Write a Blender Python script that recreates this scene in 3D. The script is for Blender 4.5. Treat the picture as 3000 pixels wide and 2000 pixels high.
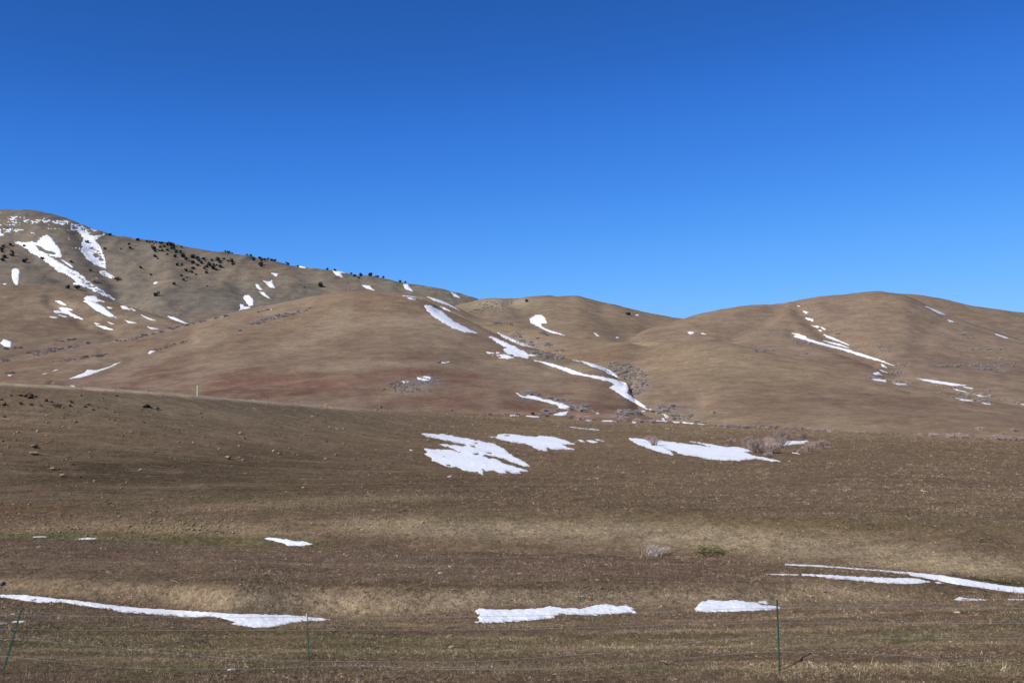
import bpy, math, random
import numpy as np
from mathutils import Vector, Matrix
from mathutils.bvhtree import BVHTree

for o in list(bpy.data.objects):
    bpy.data.objects.remove(o)
scene = bpy.context.scene
COL = scene.collection
rng = np.random.default_rng(7)
random.seed(7)

# ------------------------------------------------------------------ camera
F, CX, CY = 3400.0, 1500.0, 1000.0            # the survey of the photograph: focal length and centre in its own pixels
PITCH = math.atan(150.0 / F)
cam_d = bpy.data.cameras.new('camera')
cam = bpy.data.objects.new('camera', cam_d)
COL.objects.link(cam)
cam.location = (0, 0, 0)
cam.rotation_euler = (math.pi / 2 + PITCH, 0, 0)
cam_d.sensor_width = 36.0
cam_d.lens = 36.0 * F / 3000.0
cam_d.clip_start = 0.2
cam_d.clip_end = 60000.0
scene.camera = cam

# ------------------------------------------------------------------ sky, sun, exposure
SUN_EL = math.radians(37)
SUN_AZ = math.radians(-120)                    # clockwise from +Y (the view): left and a little behind the camera
world = bpy.data.worlds.new('World')
scene.world = world
world.use_nodes = True
wn, wl = world.node_tree.nodes, world.node_tree.links
wn.clear()
sky = wn.new('ShaderNodeTexSky')
sky.sky_type = 'NISHITA'
sky.sun_disc = False
sky.sun_elevation = SUN_EL
sky.sun_rotation = SUN_AZ
sky.altitude = 1700
sky.air_density = 0.6
sky.dust_density = 0.0
sky.ozone_density = 8.0
down_ = wn.new('ShaderNodeVectorMath'); down_.operation = 'SCALE'; down_.inputs['Scale'].default_value = 0.12
curve = wn.new('ShaderNodeRGBCurve')            # the camera's tone response to the whole sky: deep polarised blue above, soft shoulder below
cm = curve.mapping
cm.use_clip = False
for ch, pts in ((0, [(0, 0), (.058, .021), (.086, .043), (.167, .135), (.247, .22), (1.0, .62)]),
                (1, [(0, 0), (.134, .118), (.196, .21), (.362, .425), (.517, .545), (1.0, .78)]),
                (2, [(0, 0), (.337, .46), (.473, .73), (.763, 1.0), (1.0, 1.06)])):
    c = cm.curves[ch]
    c.points[0].location = pts[0]; c.points[1].location = pts[-1]
    for p in pts[1:-1]: c.points.new(*p)
cm.update()
up_ = wn.new('ShaderNodeVectorMath'); up_.operation = 'SCALE'; up_.inputs['Scale'].default_value = 1 / 0.12
bg = wn.new('ShaderNodeBackground')
bg.inputs['Strength'].default_value = 0.12
wo = wn.new('ShaderNodeOutputWorld')
wl.new(sky.outputs[0], down_.inputs[0])
wl.new(down_.outputs[0], curve.inputs['Color'])
wl.new(curve.outputs[0], up_.inputs[0])
wl.new(up_.outputs[0], bg.inputs['Color'])
wl.new(bg.outputs[0], wo.inputs['Surface'])

sun_d = bpy.data.lights.new('sun', 'SUN')
sun_d.energy = 5.0
sun_d.angle = math.radians(0.5)
sun_d.color = (1.0, 0.945, 0.83)
sun = bpy.data.objects.new('sun', sun_d)
COL.objects.link(sun)
to_sun = Vector((math.sin(SUN_AZ) * math.cos(SUN_EL), math.cos(SUN_AZ) * math.cos(SUN_EL), math.sin(SUN_EL)))
sun.rotation_euler = to_sun.to_track_quat('Z', 'Y').to_euler()
sun.location = to_sun * 100

vs = scene.view_settings
vs.view_transform = 'Standard'
vs.look = 'None'
vs.exposure = 0.0
vs.gamma = 1.0
vs.use_curve_mapping = False

# ------------------------------------------------------------------ small maths
SP, CP = math.sin(PITCH), math.cos(PITCH)

def pix_dir(u, v):
    dx = (np.asarray(u, float) - CX) / F
    dy = (CY - np.asarray(v, float)) / F
    dx, dy = np.broadcast_arrays(dx, dy)
    return np.stack([dx, CP - SP * dy, SP + CP * dy], -1)

def z_of(v, Y):
    dy = (CY - np.asarray(v, float)) / F
    return Y * (SP + CP * dy) / (CP - SP * dy)

def project(P):
    P = np.asarray(P, float)
    dep = np.maximum(P[..., 1] * CP + P[..., 2] * SP, 0.05)
    return CX + F * P[..., 0] / dep, CY - F * (-SP * P[..., 1] + CP * P[..., 2]) / dep

def slopes(x, y):
    h = np.diff(x, axis=-1)
    d = np.diff(y, axis=-1) / h
    m = np.zeros_like(y)
    w1 = 2 * h[..., 1:] + h[..., :-1]
    w2 = h[..., 1:] + 2 * h[..., :-1]
    a, b = d[..., :-1], d[..., 1:]
    ok = (a * b) > 0
    den = np.where(ok, w1 / np.where(ok, a, 1) + w2 / np.where(ok, b, 1), 1)
    m[..., 1:-1] = np.where(ok, (w1 + w2) / den, 0)
    m[..., 0] = d[..., 0]
    m[..., -1] = d[..., -1]
    return m

def pchip(x, y, q):
    x = np.asarray(x, float); y = np.asarray(y, float)
    m = slopes(x, y)
    q = np.clip(q, x[0], x[-1])
    i = np.clip(np.searchsorted(x, q) - 1, 0, len(x) - 2)
    h = x[i + 1] - x[i]
    t = (q - x[i]) / h
    return ((2*t**3 - 3*t**2 + 1) * y[i] + (t**3 - 2*t**2 + t) * h * m[i]
            + (-2*t**3 + 3*t**2) * y[i + 1] + (t**3 - t**2) * h * m[i + 1])

def _hash(ix, iy, seed):
    h = (ix.astype(np.int64) * 374761393 + iy.astype(np.int64) * 668265263 + seed * 1442695041) & 0xFFFFFFFF
    h = ((h ^ (h >> 13)) * 1274126177) & 0xFFFFFFFF
    h = ((h ^ (h >> 16)) * 2246822519) & 0xFFFFFFFF
    return ((h ^ (h >> 15)) & 0xFFFFFF) / float(0xFFFFFF)

def vnoise(x, y, seed=0):
    x = np.asarray(x, float); y = np.asarray(y, float)
    ix, iy = np.floor(x), np.floor(y)
    fx, fy = x - ix, y - iy
    sx = fx**3 * (fx * (fx * 6 - 15) + 10)
    sy = fy**3 * (fy * (fy * 6 - 15) + 10)
    a = _hash(ix, iy, seed); b = _hash(ix + 1, iy, seed)
    c = _hash(ix, iy + 1, seed); d = _hash(ix + 1, iy + 1, seed)
    return (a * (1 - sx) + b * sx) * (1 - sy) + (c * (1 - sx) + d * sx) * sy * 1.0

def fbm(x, y, octv=4, seed=0, gain=0.5):
    s, amp, tot = 0, 1, 0
    for k in range(octv):
        s = s + amp * (vnoise(x * 2**k + 13.7 * k, y * 2**k - 7.1 * k, seed + k) - 0.5)
        tot += amp; amp *= gain
    return 2 * s / tot                          # about -1 .. 1

def lin(r, g, b, k=1.0):
    def f(c):
        c /= 255.0
        return (c / 12.92 if c <= 0.04045 else ((c + 0.055) / 1.055) ** 2.4) * k
    return np.array([f(r), f(g), f(b)])

def sstep(a, b, x):
    t = np.clip((x - a) / (b - a), 0, 1)
    return t * t * (3 - 2 * t)

# ------------------------------------------------------------------ tags and meshes
def tag(o, label=None, cat=None, group=None, kind=None):
    if label: o['label'] = label
    if cat: o['category'] = cat
    if group: o['group'] = group
    if kind: o['kind'] = kind
    return o

def np_mesh(name, V, Fc, smooth=True):
    me = bpy.data.meshes.new(name)
    V = np.asarray(V, np.float32); Fc = np.asarray(Fc, np.int32)
    n = Fc.shape[1]
    me.vertices.add(len(V)); me.vertices.foreach_set('co', V.ravel())
    me.loops.add(Fc.size); me.loops.foreach_set('vertex_index', Fc.ravel())
    me.polygons.add(len(Fc))
    me.polygons.foreach_set('loop_start', np.arange(0, Fc.size, n, dtype=np.int32))
    me.polygons.foreach_set('use_smooth', np.full(len(Fc), smooth))
    me.update(calc_edges=True)
    me.validate()
    return me

def obj(name, me, mat=None, parent=None, loc=None):
    o = bpy.data.objects.new(name, me)
    COL.objects.link(o)
    if mat is not None and me is not None and len(me.materials) == 0:
        me.materials.append(mat)
    if parent is not None: o.parent = parent
    if loc is not None: o.location = loc
    return o

def set_color(me, name, C):
    at = me.attributes.new(name, 'FLOAT_COLOR', 'POINT')
    C4 = np.ones((len(C), 4), np.float32); C4[:, :3] = C
    at.data.foreach_set('color', C4.ravel())

# ------------------------------------------------------------------ materials
def new_mat(name):
    m = bpy.data.materials.new(name)
    m.use_nodes = True
    nt = m.node_tree
    b = nt.nodes['Principled BSDF']
    b.inputs['Roughness'].default_value = 0.9
    b.inputs['Specular IOR Level'].default_value = 0.15
    return m, nt, b

def nnode(nt, t, **kw):
    n = nt.nodes.new(t)
    for k, v in kw.items():
        if k in n.inputs: n.inputs[k].default_value = v
        else: setattr(n, k, v)
    return n

def mixc(nt, a, b, fac, mode='MIX'):
    n = nt.nodes.new('ShaderNodeMix'); n.data_type = 'RGBA'; n.blend_type = mode
    for sock, val in ((n.inputs[0], fac), (n.inputs[6], a), (n.inputs[7], b)):
        if hasattr(val, 'is_linked') or isinstance(val, bpy.types.NodeSocket): nt.links.new(val, sock)
        elif isinstance(val, (int, float)): sock.default_value = val
        else: sock.default_value = (*val, 1.0)
    return n.outputs[2]

def noise_ramp(nt, vec, scale, lo, hi, detail=6, rough=0.6, p0=0.35, p1=0.65):
    n = nnode(nt, 'ShaderNodeTexNoise', Scale=scale, Detail=detail, Roughness=rough)
    nt.links.new(vec, n.inputs['Vector'])
    mr = nnode(nt, 'ShaderNodeMapRange')
    mr.inputs[1].default_value = p0; mr.inputs[2].default_value = p1
    mr.inputs[3].default_value = lo; mr.inputs[4].default_value = hi
    nt.links.new(n.outputs['Fac'], mr.inputs[0])
    return mr.outputs[0], n.outputs['Fac']

def terrain_mat(name, scales, straw, bump_scale, bump_dist, amp=1.0, streak=None, dots=None):
    """cover colour from the mesh (kinds of ground cover) broken up by world-size noise."""
    m, nt, b = new_mat(name)
    att = nnode(nt, 'ShaderNodeAttribute', attribute_name='tint')
    tc = nnode(nt, 'ShaderNodeTexCoord')
    vec = tc.outputs['Object']
    col = att.outputs['Color']
    for s, a in scales:
        r, _ = noise_ramp(nt, vec, s, 1 - a * amp, 1 + a * amp)
        cmb = nt.nodes.new('ShaderNodeCombineColor')
        for k in range(3): nt.links.new(r, cmb.inputs[k])
        col = mixc(nt, col, cmb.outputs[0], 1.0, 'MULTIPLY')
    r, _ = noise_ramp(nt, vec, straw[0], 0.0, straw[1], p0=0.5, p1=0.72)
    col = mixc(nt, col, straw[2], r)
    r, _ = noise_ramp(nt, vec, straw[0] * 1.7, 0.0, straw[1] * 0.9, p0=0.53, p1=0.75)
    col = mixc(nt, col, straw[3], r)
    if streak:                                  # terracettes: thin lines that follow the contour
        mp = nnode(nt, 'ShaderNodeMapping'); mp.inputs['Scale'].default_value = streak[1] if isinstance(streak[1], tuple) else (1, 1, streak[1])
        nt.links.new(vec, mp.inputs['Vector'])
        for sc_, c_, k_ in ((streak[0], streak[2], streak[4]), (streak[0] * 1.9, streak[3], streak[4]), (streak[0] * 4.5, streak[2], streak[4] * .8), (streak[0] * 6.1, streak[3], streak[4] * .8)):
            r, _ = noise_ramp(nt, mp.outputs[0], sc_, 0.0, k_, detail=5, p0=0.48, p1=0.70)
            col = mixc(nt, col, c_, r)
    if dots:                                    # low dark bunches seen from far off
        r, _ = noise_ramp(nt, vec, dots[0], 0.0, dots[1], detail=3, p0=dots[3], p1=dots[3] + .08)
        col = mixc(nt, col, dots[2], r)
    nt.links.new(col, b.inputs['Base Color'])
    nb = nnode(nt, 'ShaderNodeTexNoise', Scale=bump_scale, Detail=8, Roughness=0.7)
    nt.links.new(vec, nb.inputs['Vector'])
    bp = nnode(nt, 'ShaderNodeBump', Strength=0.8, Distance=bump_dist)
    nt.links.new(nb.outputs['Fac'], bp.inputs['Height'])
    nt.links.new(bp.outputs['Normal'], b.inputs['Normal'])
    b.inputs['Roughness'].default_value = 1.0
    b.inputs['Specular IOR Level'].default_value = 0.0
    return m

STRAW = lin(166, 149, 122)
DARK = lin(66, 52, 40)
GROUND_M = terrain_mat('dry_meadow', [(0.06, .14), (0.5, .20), (2.5, .26), (8.0, .3), (24.0, .3)], (2.2, 0.35, STRAW, DARK), 6.0, 0.18, streak=(0.22, (0.35, 2.2, 1.0), STRAW, lin(78, 66, 54), .22))
HILL_M = terrain_mat('dry_hill_grass', [(0.012, .10), (0.07, .13), (0.4, .13), (1.6, .12)], (0.12, 0.18, lin(152, 138, 116), lin(98, 84, 74)), 0.5, 0.5, streak=(0.035, 5.0, lin(160, 145, 122), lin(96, 78, 68), .34), dots=(0.22, .4, lin(92, 82, 76), .66))
MOUNT_M = terrain_mat('mountain_sage_grass', [(0.012, .10), (0.06, .14), (0.3, .18), (1.0, .14)], (0.10, 0.22, lin(146, 130, 106), lin(88, 82, 74)), 0.3, 0.7, streak=(0.02, 4.0, lin(150, 134, 112), lin(88, 84, 78), .40), dots=(0.11, .55, lin(70, 68, 60), .66))

def simple_mat(name, color, var=0.25, scale=8.0, rough=0.9, bump=0.0, spec=0.15, rnd=0.0, metal=0.0):
    m, nt, b = new_mat(name)
    tc = nnode(nt, 'ShaderNodeTexCoord')
    r, fac = noise_ramp(nt, tc.outputs['Object'], scale, 1 - var, 1 + var)
    cmb = nt.nodes.new('ShaderNodeCombineColor')
    for k in range(3): nt.links.new(r, cmb.inputs[k])
    col = mixc(nt, color, cmb.outputs[0], 1.0, 'MULTIPLY')
    if rnd:
        oi = nnode(nt, 'ShaderNodeObjectInfo')
        mr = nnode(nt, 'ShaderNodeMapRange')
        mr.inputs[3].default_value = 1 - rnd; mr.inputs[4].default_value = 1 + rnd
        nt.links.new(oi.outputs['Random'], mr.inputs[0])
        c2 = nt.nodes.new('ShaderNodeCombineColor')
        for k in range(3): nt.links.new(mr.outputs[0], c2.inputs[k])
        col = mixc(nt, col, c2.outputs[0], 1.0, 'MULTIPLY')
    nt.links.new(col, b.inputs['Base Color'])
    if bump:
        bp = nnode(nt, 'ShaderNodeBump', Strength=0.7, Distance=bump)
        nt.links.new(fac, bp.inputs['Height']); nt.links.new(bp.outputs['Normal'], b.inputs['Normal'])
    b.inputs['Roughness'].default_value = rough
    b.inputs['Specular IOR Level'].default_value = spec
    b.inputs['Metallic'].default_value = metal
    return m

def snow_mat(name, scale, bump):
    m, nt, b = new_mat(name)
    tc = nnode(nt, 'ShaderNodeTexCoord')
    r, fac = noise_ramp(nt, tc.outputs['Object'], scale, 0.0, 1.0, detail=5, p0=0.3, p1=0.7)
    col = mixc(nt, (0.80, 0.84, 0.90), (0.90, 0.91, 0.93), r)
    d, _ = noise_ramp(nt, tc.outputs['Object'], scale * 0.35, 0.0, 0.25, detail=6, p0=0.6, p1=0.8)
    col = mixc(nt, col, (0.62, 0.58, 0.54), d)
    at_ = nnode(nt, 'ShaderNodeAttribute', attribute_name='melt')
    e, _ = noise_ramp(nt, tc.outputs['Object'], scale * 1.5, 0.1, 1.0, detail=4, p0=0.35, p1=0.65)
    mm = nnode(nt, 'ShaderNodeMath', operation='MULTIPLY'); nt.links.new(at_.outputs['Fac'], mm.inputs[0]); nt.links.new(e, mm.inputs[1])
    m2 = nnode(nt, 'ShaderNodeMath', operation='MULTIPLY'); nt.links.new(mm.outputs[0], m2.inputs[0]); m2.inputs[1].default_value = .7
    col = mixc(nt, col, (0.42, 0.36, 0.30), m2.outputs[0])
    nt.links.new(col, b.inputs['Base Color'])
    bp = nnode(nt, 'ShaderNodeBump', Strength=0.9, Distance=bump)
    nt.links.new(fac, bp.inputs['Height']); nt.links.new(bp.outputs['Normal'], b.inputs['Normal'])
    b.inputs['Roughness'].default_value = 0.7
    return m
SNOW_NEAR = snow_mat('old_snow', 4.0, 0.07)
SNOW_FAR = snow_mat('far_snow', 0.35, 0.5)

ROCK_M = simple_mat('lichen_rock', lin(148, 130, 104), .35, 5.0, bump=.03, rnd=.3)
ROCK_DARK_M = simple_mat('dark_basalt', lin(84, 66, 54), .4, 4.0, bump=.04, rnd=.3)
ROCK_PALE_M = simple_mat('pale_rock', lin(176, 163, 144), .25, 6.0, bump=.02, rnd=.2)
JUNIPER_M = simple_mat('juniper_needles', (0.072, 0.084, 0.056), .5, 1.2, rnd=.3)
BARK_M = simple_mat('juniper_bark', (0.09, 0.07, 0.055), .3, 4.0)
SAGE_M = simple_mat('sage_twigs', lin(176, 166, 158), .3, 1.5, rnd=.22)
WILLOW_STEM_M = simple_mat('willow_stems', lin(158, 142, 130), .3, 2.0, rnd=.15)
WILLOW_TWIG_M = simple_mat('willow_twigs', lin(180, 158, 150), .3, 2.0, rnd=.15)
GREYTWIG_M = simple_mat('bleached_twigs', lin(184, 175, 168), .25, 3.0, rnd=.1)
GREENBUSH_M = simple_mat('low_green_leaves', lin(140, 138, 92), .4, 3.0)
REDBUSH_M = simple_mat('red_twigs', lin(112, 64, 62), .3, 1.0)
GREENPAINT_M = simple_mat('green_painted_steel', lin(58, 94, 76), .3, 14.0, rough=.55, spec=.35)
WHITEPAINT_M = simple_mat('white_paint', (0.62, 0.62, 0.58), .15, 9.0, rough=.6)
WIRE_M = simple_mat('galvanised_wire', (0.52, 0.53, 0.54), .2, 3.0, rough=.45, spec=.4, metal=.5)
OLDWOOD_M = simple_mat('weathered_wood', lin(110, 98, 86), .3, 5.0)
CHAR_M = simple_mat('charred_wood', (0.012, 0.010, 0.009), .4, 9.0)
COW_M = simple_mat('red_brown_hide', (0.075, 0.026, 0.017), .3, 2.0)

# ------------------------------------------------------------------ ground cover painted by kind (a colour the plants themselves have)
def blob(C, u, v, W, u0, v0, ru, rv, col, s):
    d = ((u - u0) / ru) ** 2 + ((v - v0) / rv) ** 2
    w = np.clip(np.exp(-d * 1.1) * (1 + 0.9 * W), 0, 1) * s
    return C * (1 - w[:, None]) + w[:, None] * col

def band(C, u, v, W, pts, hw, col, s, fade=120):
    pu = np.array([p[0] for p in pts], float); pv = np.array([p[1] for p in pts], float)
    v0 = np.interp(u, pu, pv)
    if np.isscalar(hw): h = hw
    else: h = np.interp(u, pu, np.array(hw, float))
    w = np.exp(-(((v - v0) / h) ** 2)) * sstep(pu[0] - fade, pu[0] + fade, u) * (1 - sstep(pu[-1] - fade, pu[-1] + fade, u))
    w = np.clip(w * (1 + 0.8 * W), 0, 1) * s
    return C * (1 - w[:, None]) + w[:, None] * col

C_FIELD = lin(112, 92, 72)
C_TAN = lin(154, 132, 102)
C_OLIVE = lin(94, 84, 52)
C_GREEN = lin(86, 88, 46)
C_DARKBR = lin(74, 61, 46)
C_RED = lin(118, 82, 66)
C_GREY = lin(112, 102, 90)

def cover_ground(P):
    u, v = project(P)
    W = fbm(P[:, 0] / 9 + 3, P[:, 1] / 9, 4, 5) * 0.9
    W2 = fbm(P[:, 0] / 3 + 9, P[:, 1] / 3, 3, 11)
    W = W + .55 * fbm(P[:, 0] / 1.6, P[:, 1] / 1.1, 3, 15) + .35 * fbm(P[:, 0] / 14, P[:, 1] / 2.2, 3, 16)
    C = np.tile(C_FIELD, (len(P), 1))
    # left slope and meadow
    C = blob(C, u, v, W, 1700, 1250, 1500, 60, lin(126, 106, 80), .8)
    C = blob(C, u, v, W, 500, 1200, 800, 45, lin(124, 108, 86), .8)
    C = blob(C, u, v, W, 300, 1300, 500, 70, lin(106, 88, 68), .6)
    C = blob(C, u, v, W, 560, 1395, 560, 80, C_DARKBR, .95)
    C = blob(C, u, v, W, 1250, 1430, 600, 45, lin(92, 75, 57), .7)
    C = blob(C, u, v, W, 1900, 1400, 700, 60, lin(108, 88, 66), .6)
    C = blob(C, u, v, W, 2500, 1420, 700, 60, lin(116, 96, 78), .6)
    C = band(C, u, v, W, [(0, 1488), (400, 1480), (800, 1455), (1300, 1480)], 18, C_OLIVE, .55)
    C = band(C, u, v, W, [(500, 1490), (900, 1470), (1300, 1455)], 12, C_TAN, .5)
    C = band(C, u, v, W, [(1100, 1530), (1700, 1520), (2400, 1540), (3000, 1545)], 22, lin(104, 92, 58), .6)
    C = blob(C, u, v, W, 80, 1500, 160, 20, lin(104, 72, 48), .6)
    # far bank of the creek: dry tan grass, rocky earth at the left
    C = band(C, u, v, W, [(0, 1560), (300, 1545), (600, 1545), (850, 1560)], 20, lin(148, 128, 98), .85)
    C = band(C, u, v, W, [(1000, 1535), (1300, 1550), (1700, 1555), (2100, 1580), (2500, 1610), (2800, 1640), (3000, 1655)], [24, 30, 32, 34, 36, 34, 30], lin(150, 133, 106), .92)
    C = band(C, u, v, W, [(2550, 1640), (2800, 1660), (3000, 1672)], 16, lin(172, 152, 118), .8)
    C = band(C, u, v, W, [(2780, 1698), (2880, 1702), (3000, 1712)], 11, lin(72, 66, 36), .95, 50)
    C = band(C, u, v, W, [(0, 1570), (500, 1578), (800, 1590), (950, 1592)], 15, lin(92, 94, 44), .95)
    C = blob(C, u, v, W, 560, 1535, 70, 18, lin(104, 96, 60), .6)
    # berm in front of the creek
    C = band(C, u, v, W, [(0, 1610), (800, 1625), (1500, 1645), (2200, 1680)], 36, lin(112, 90, 76), .8)
    C = band(C, u, v, W, [(0, 1665), (600, 1680), (1400, 1700), (2300, 1705)], 26, lin(108, 88, 70), .8)
    # bank over the ditch: bleached grass
    C = band(C, u, v, W, [(0, 1715), (300, 1725), (700, 1755), (1100, 1770), (1500, 1750), (1900, 1755), (2300, 1745), (2600, 1740)], [26, 30, 30, 34, 26, 30, 30, 12], lin(150, 132, 106), .85)
    C = blob(C, u, v, W, 2450, 1735, 200, 36, lin(166, 144, 112), .7)
    C = band(C, u, v, W, [(2500, 1700), (2800, 1715), (3000, 1740)], 14, lin(104, 84, 66), .7)
    # flat in front with the fence
    C = band(C, u, v, W, [(0, 1850), (800, 1855), (1500, 1840), (3000, 1800)], 22, lin(104, 84, 66), .7)
    C = band(C, u, v, W, [(0, 1880), (700, 1885), (1500, 1905)], 38, lin(102, 96, 58), .75)
    C = band(C, u, v, W2, [(1500, 1890), (2300, 1880), (3000, 1845)], 28, lin(112, 102, 70), .6)
    C = band(C, u, v, W, [(0, 1950), (1500, 1960), (3000, 1950)], 18, lin(118, 104, 72), .55)
    C = band(C, u, v, W, [(0, 1998), (1500, 2000), (3000, 1995)], 22, lin(100, 80, 64), .8)
    C = band(C, u, v, W, [(-200, 1112), (0, 1124), (250, 1137), (500, 1154), (800, 1179), (1100, 1203)], 5, lin(188, 170, 142), .75)
    C = band(C, u, v, W, [(1100, 1208), (1500, 1224), (1900, 1241), (2400, 1268), (3000, 1294)], 5, lin(140, 122, 94), .5)
    for pts_, h_ in (([(700, 1829), (1500, 1832), (2200, 1815), (3000, 1775)], 5), ([(0, 1902), (1300, 1907), (2300, 1891), (3000, 1880)], 5), ([(1200, 1956), (2200, 1953), (3000, 1951)], 7), ([(0, 1868), (900, 1862), (1600, 1868)], 4), ([(1700, 1850), (2400, 1842), (3000, 1812)], 4), ([(0, 1640), (900, 1652), (1800, 1668)], 3), ([(0, 1925), (900, 1932)], 5)):
        C = band(C, u, v, 1.5 * W2, pts_, h_, lin(166, 146, 112), .42)
    for pts_, h_ in (([(0, 1848), (700, 1852), (1300, 1856)], 8), ([(0, 1606), (900, 1618), (1800, 1634), (2400, 1668)], 4), ([(1500, 1866), (2300, 1860), (3000, 1832)], 6), ([(0, 1690), (900, 1705), (1700, 1722)], 6), ([(600, 1470), (1500, 1478), (3000, 1505)], 5)):
        C = band(C, u, v, 1.5 * W, pts_, h_, lin(82, 72, 46), .5)
    g = np.clip(fbm(P[:, 0] / 2.2 + 31, P[:, 1] / 2.2, 3, 21) - 0.25, 0, 1) * 1.6 * (v > 1790)
    g = np.clip(g, 0, 0.6)
    C = C * (1 - g[:, None]) + g[:, None] * C_GREEN
    return C

def cover_central(P):
    u, v = project(P)
    W = fbm(P[:, 0] / 60, P[:, 1] / 60, 4, 41) * 1.1
    C = np.tile(lin(124, 104, 82), (len(P), 1))
    C = blob(C, u, v, W, 1050, 900, 420, 55, lin(146, 122, 90), .8)
    C = blob(C, u, v, W, 1300, 950, 180, 40, lin(150, 134, 104), .6)
    C = band(C, u, v, W, [(200, 1120), (700, 1150), (1200, 1190), (1900, 1225)], 64, lin(112, 82, 67), .95)
    C = blob(C, u, v, W, 250, 1090, 330, 44, lin(116, 86, 73), .85)
    for b in ((1215, 1050, 60, 16), (1190, 1095, 110, 18), (1030, 1120, 120, 14), (950, 1135, 90, 10), (1230, 1153, 100, 10), (700, 1115, 200, 14), (1350, 1110, 120, 14), (480, 1135, 110, 8), (1450, 1150, 200, 10)):
        C = blob(C, u, v, 1.3 * W, *b, C_RED, .9)
    C = band(C, u, v, W, [(900, 1072), (1300, 1068), (1500, 1075)], 12, lin(146, 128, 102), .6)
    C = band(C, u, v, W, [(1100, 1160), (1500, 1130), (1800, 1150)], 12, lin(144, 124, 96), .55)
    C = band(C, u, v, W, [(1350, 1205), (1600, 1212), (1900, 1222)], 8, lin(146, 124, 96), .6)
    C = blob(C, u, v, W, 1500, 1060, 150, 18, lin(140, 122, 92), .6)
    C = blob(C, u, v, W, 400, 1040, 300, 22, lin(132, 110, 86), .5)
    for b in ((1185, 1136, 42, 12), (1240, 1122, 50, 12), (1262, 1112, 40, 9), (1612, 1045, 46, 9), (1560, 1030, 40, 6), (1548, 1168, 40, 5), (1640, 1178, 36, 6), (1690, 1195, 40, 6), (1850, 1208, 50, 7)):
        C = blob(C, u, v, 1.2 * W, *b, lin(126, 118, 114), .75)
    C = band(C, u, v, 1.3 * W, [(700, 958), (795, 927), (870, 912), (905, 903)], 5, lin(126, 116, 110), .7, 30)
    C = band(C, u, v, 1.3 * W, [(280, 1012), (400, 985), (547, 951), (690, 916)], 4, lin(132, 124, 120), .7, 40)
    C = band(C, u, v, 1.3 * W, [(80, 1040), (160, 1030), (240, 1018)], 7, lin(126, 118, 114), .6, 40)
    n_ = np.clip(fbm(P[:, 0] / 45 + 9, P[:, 1] / 70, 4, 66) * 1.6 - .12, 0, .5)[:, None]
    C = C * (1 - n_) + n_ * lin(148, 132, 106)
    return C

def cover_spur(P):
    u, v = project(P)
    W = fbm(P[:, 0] / 60, P[:, 1] / 60, 4, 43)
    C = np.tile(lin(138, 115, 86), (len(P), 1))
    C = blob(C, u, v, W, 1780, 1040, 170, 40, lin(116, 90, 70), .85)
    C = blob(C, u, v, W, 1950, 1150, 110, 70, lin(126, 102, 78), .5)
    C = blob(C, u, v, W, 2500, 1185, 500, 44, lin(120, 93, 74), .85)
    C = blob(C, u, v, W, 2900, 1240, 420, 34, lin(120, 93, 74), .8)
    C = blob(C, u, v, W, 2250, 1060, 260, 30, lin(152, 128, 94), .6)
    for b in ((1830, 1085, 48, 16), (1862, 1110, 45, 16), (1880, 1140, 34, 20), (1490, 985, 50, 8), (1560, 1005, 60, 8), (1960, 1195, 60, 8), (2000, 1222, 60, 7)):
        C = blob(C, u, v, 1.2 * W, *b, lin(128, 120, 116), .7)
    C = band(C, u, v, W, [(1950, 1225), (2400, 1228), (3000, 1240)], 10, lin(138, 112, 84), .6)
    return C

def cover_right(P):
    u, v = project(P)
    W = fbm(P[:, 0] / 80, P[:, 1] / 80, 4, 47)
    C = np.tile(lin(138, 116, 92), (len(P), 1))
    C = blob(C, u, v, W, 2500, 1060, 130, 30, lin(120, 92, 76), .85)
    C = blob(C, u, v, W, 2430, 900, 120, 30, lin(130, 106, 90), .6)
    C = blob(C, u, v, W, 2800, 1080, 300, 50, lin(128, 104, 84), .7)
    C = blob(C, u, v, W, 2560, 880, 150, 16, lin(154, 130, 98), .6)
    C = blob(C, u, v, W, 2700, 1110, 200, 15, lin(152, 128, 98), .5)
    C = blob(C, u, v, W, 2590, 1035, 30, 14, lin(160, 138, 108), .7)
    C = blob(C, u, v, W, 2465, 955, 25, 14, lin(160, 144, 118), .7)
    for b in ((2735, 1070, 70, 6), (2890, 1073, 70, 10), (2880, 1020, 60, 6), (2640, 1095, 34, 8), (2650, 1075, 26, 6), (2590, 1025, 20, 8), (2352, 1005, 30, 5), (2265, 980, 40, 4)):
        C = blob(C, u, v, 1.2 * W, *b, lin(124, 114, 112), .7)
    C = band(C, u, v, W, [(2770, 930), (2870, 965), (2980, 1000)], 4, lin(160, 148, 126), .6, 40)
    return C

def cover_far(P):
    u, v = project(P)
    W = fbm(P[:, 0] / 80, P[:, 1] / 80, 4, 53)
    C = np.tile(lin(134, 114, 88), (len(P), 1))
    C = blob(C, u, v, W, 1450, 890, 120, 16, lin(156, 142, 112), .8)
    C = blob(C, u, v, W, 1480, 925, 110, 16, lin(118, 106, 90), .7)
    C = blob(C, u, v, W, 1780, 960, 220, 30, lin(124, 102, 80), .7)
    return C

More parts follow.
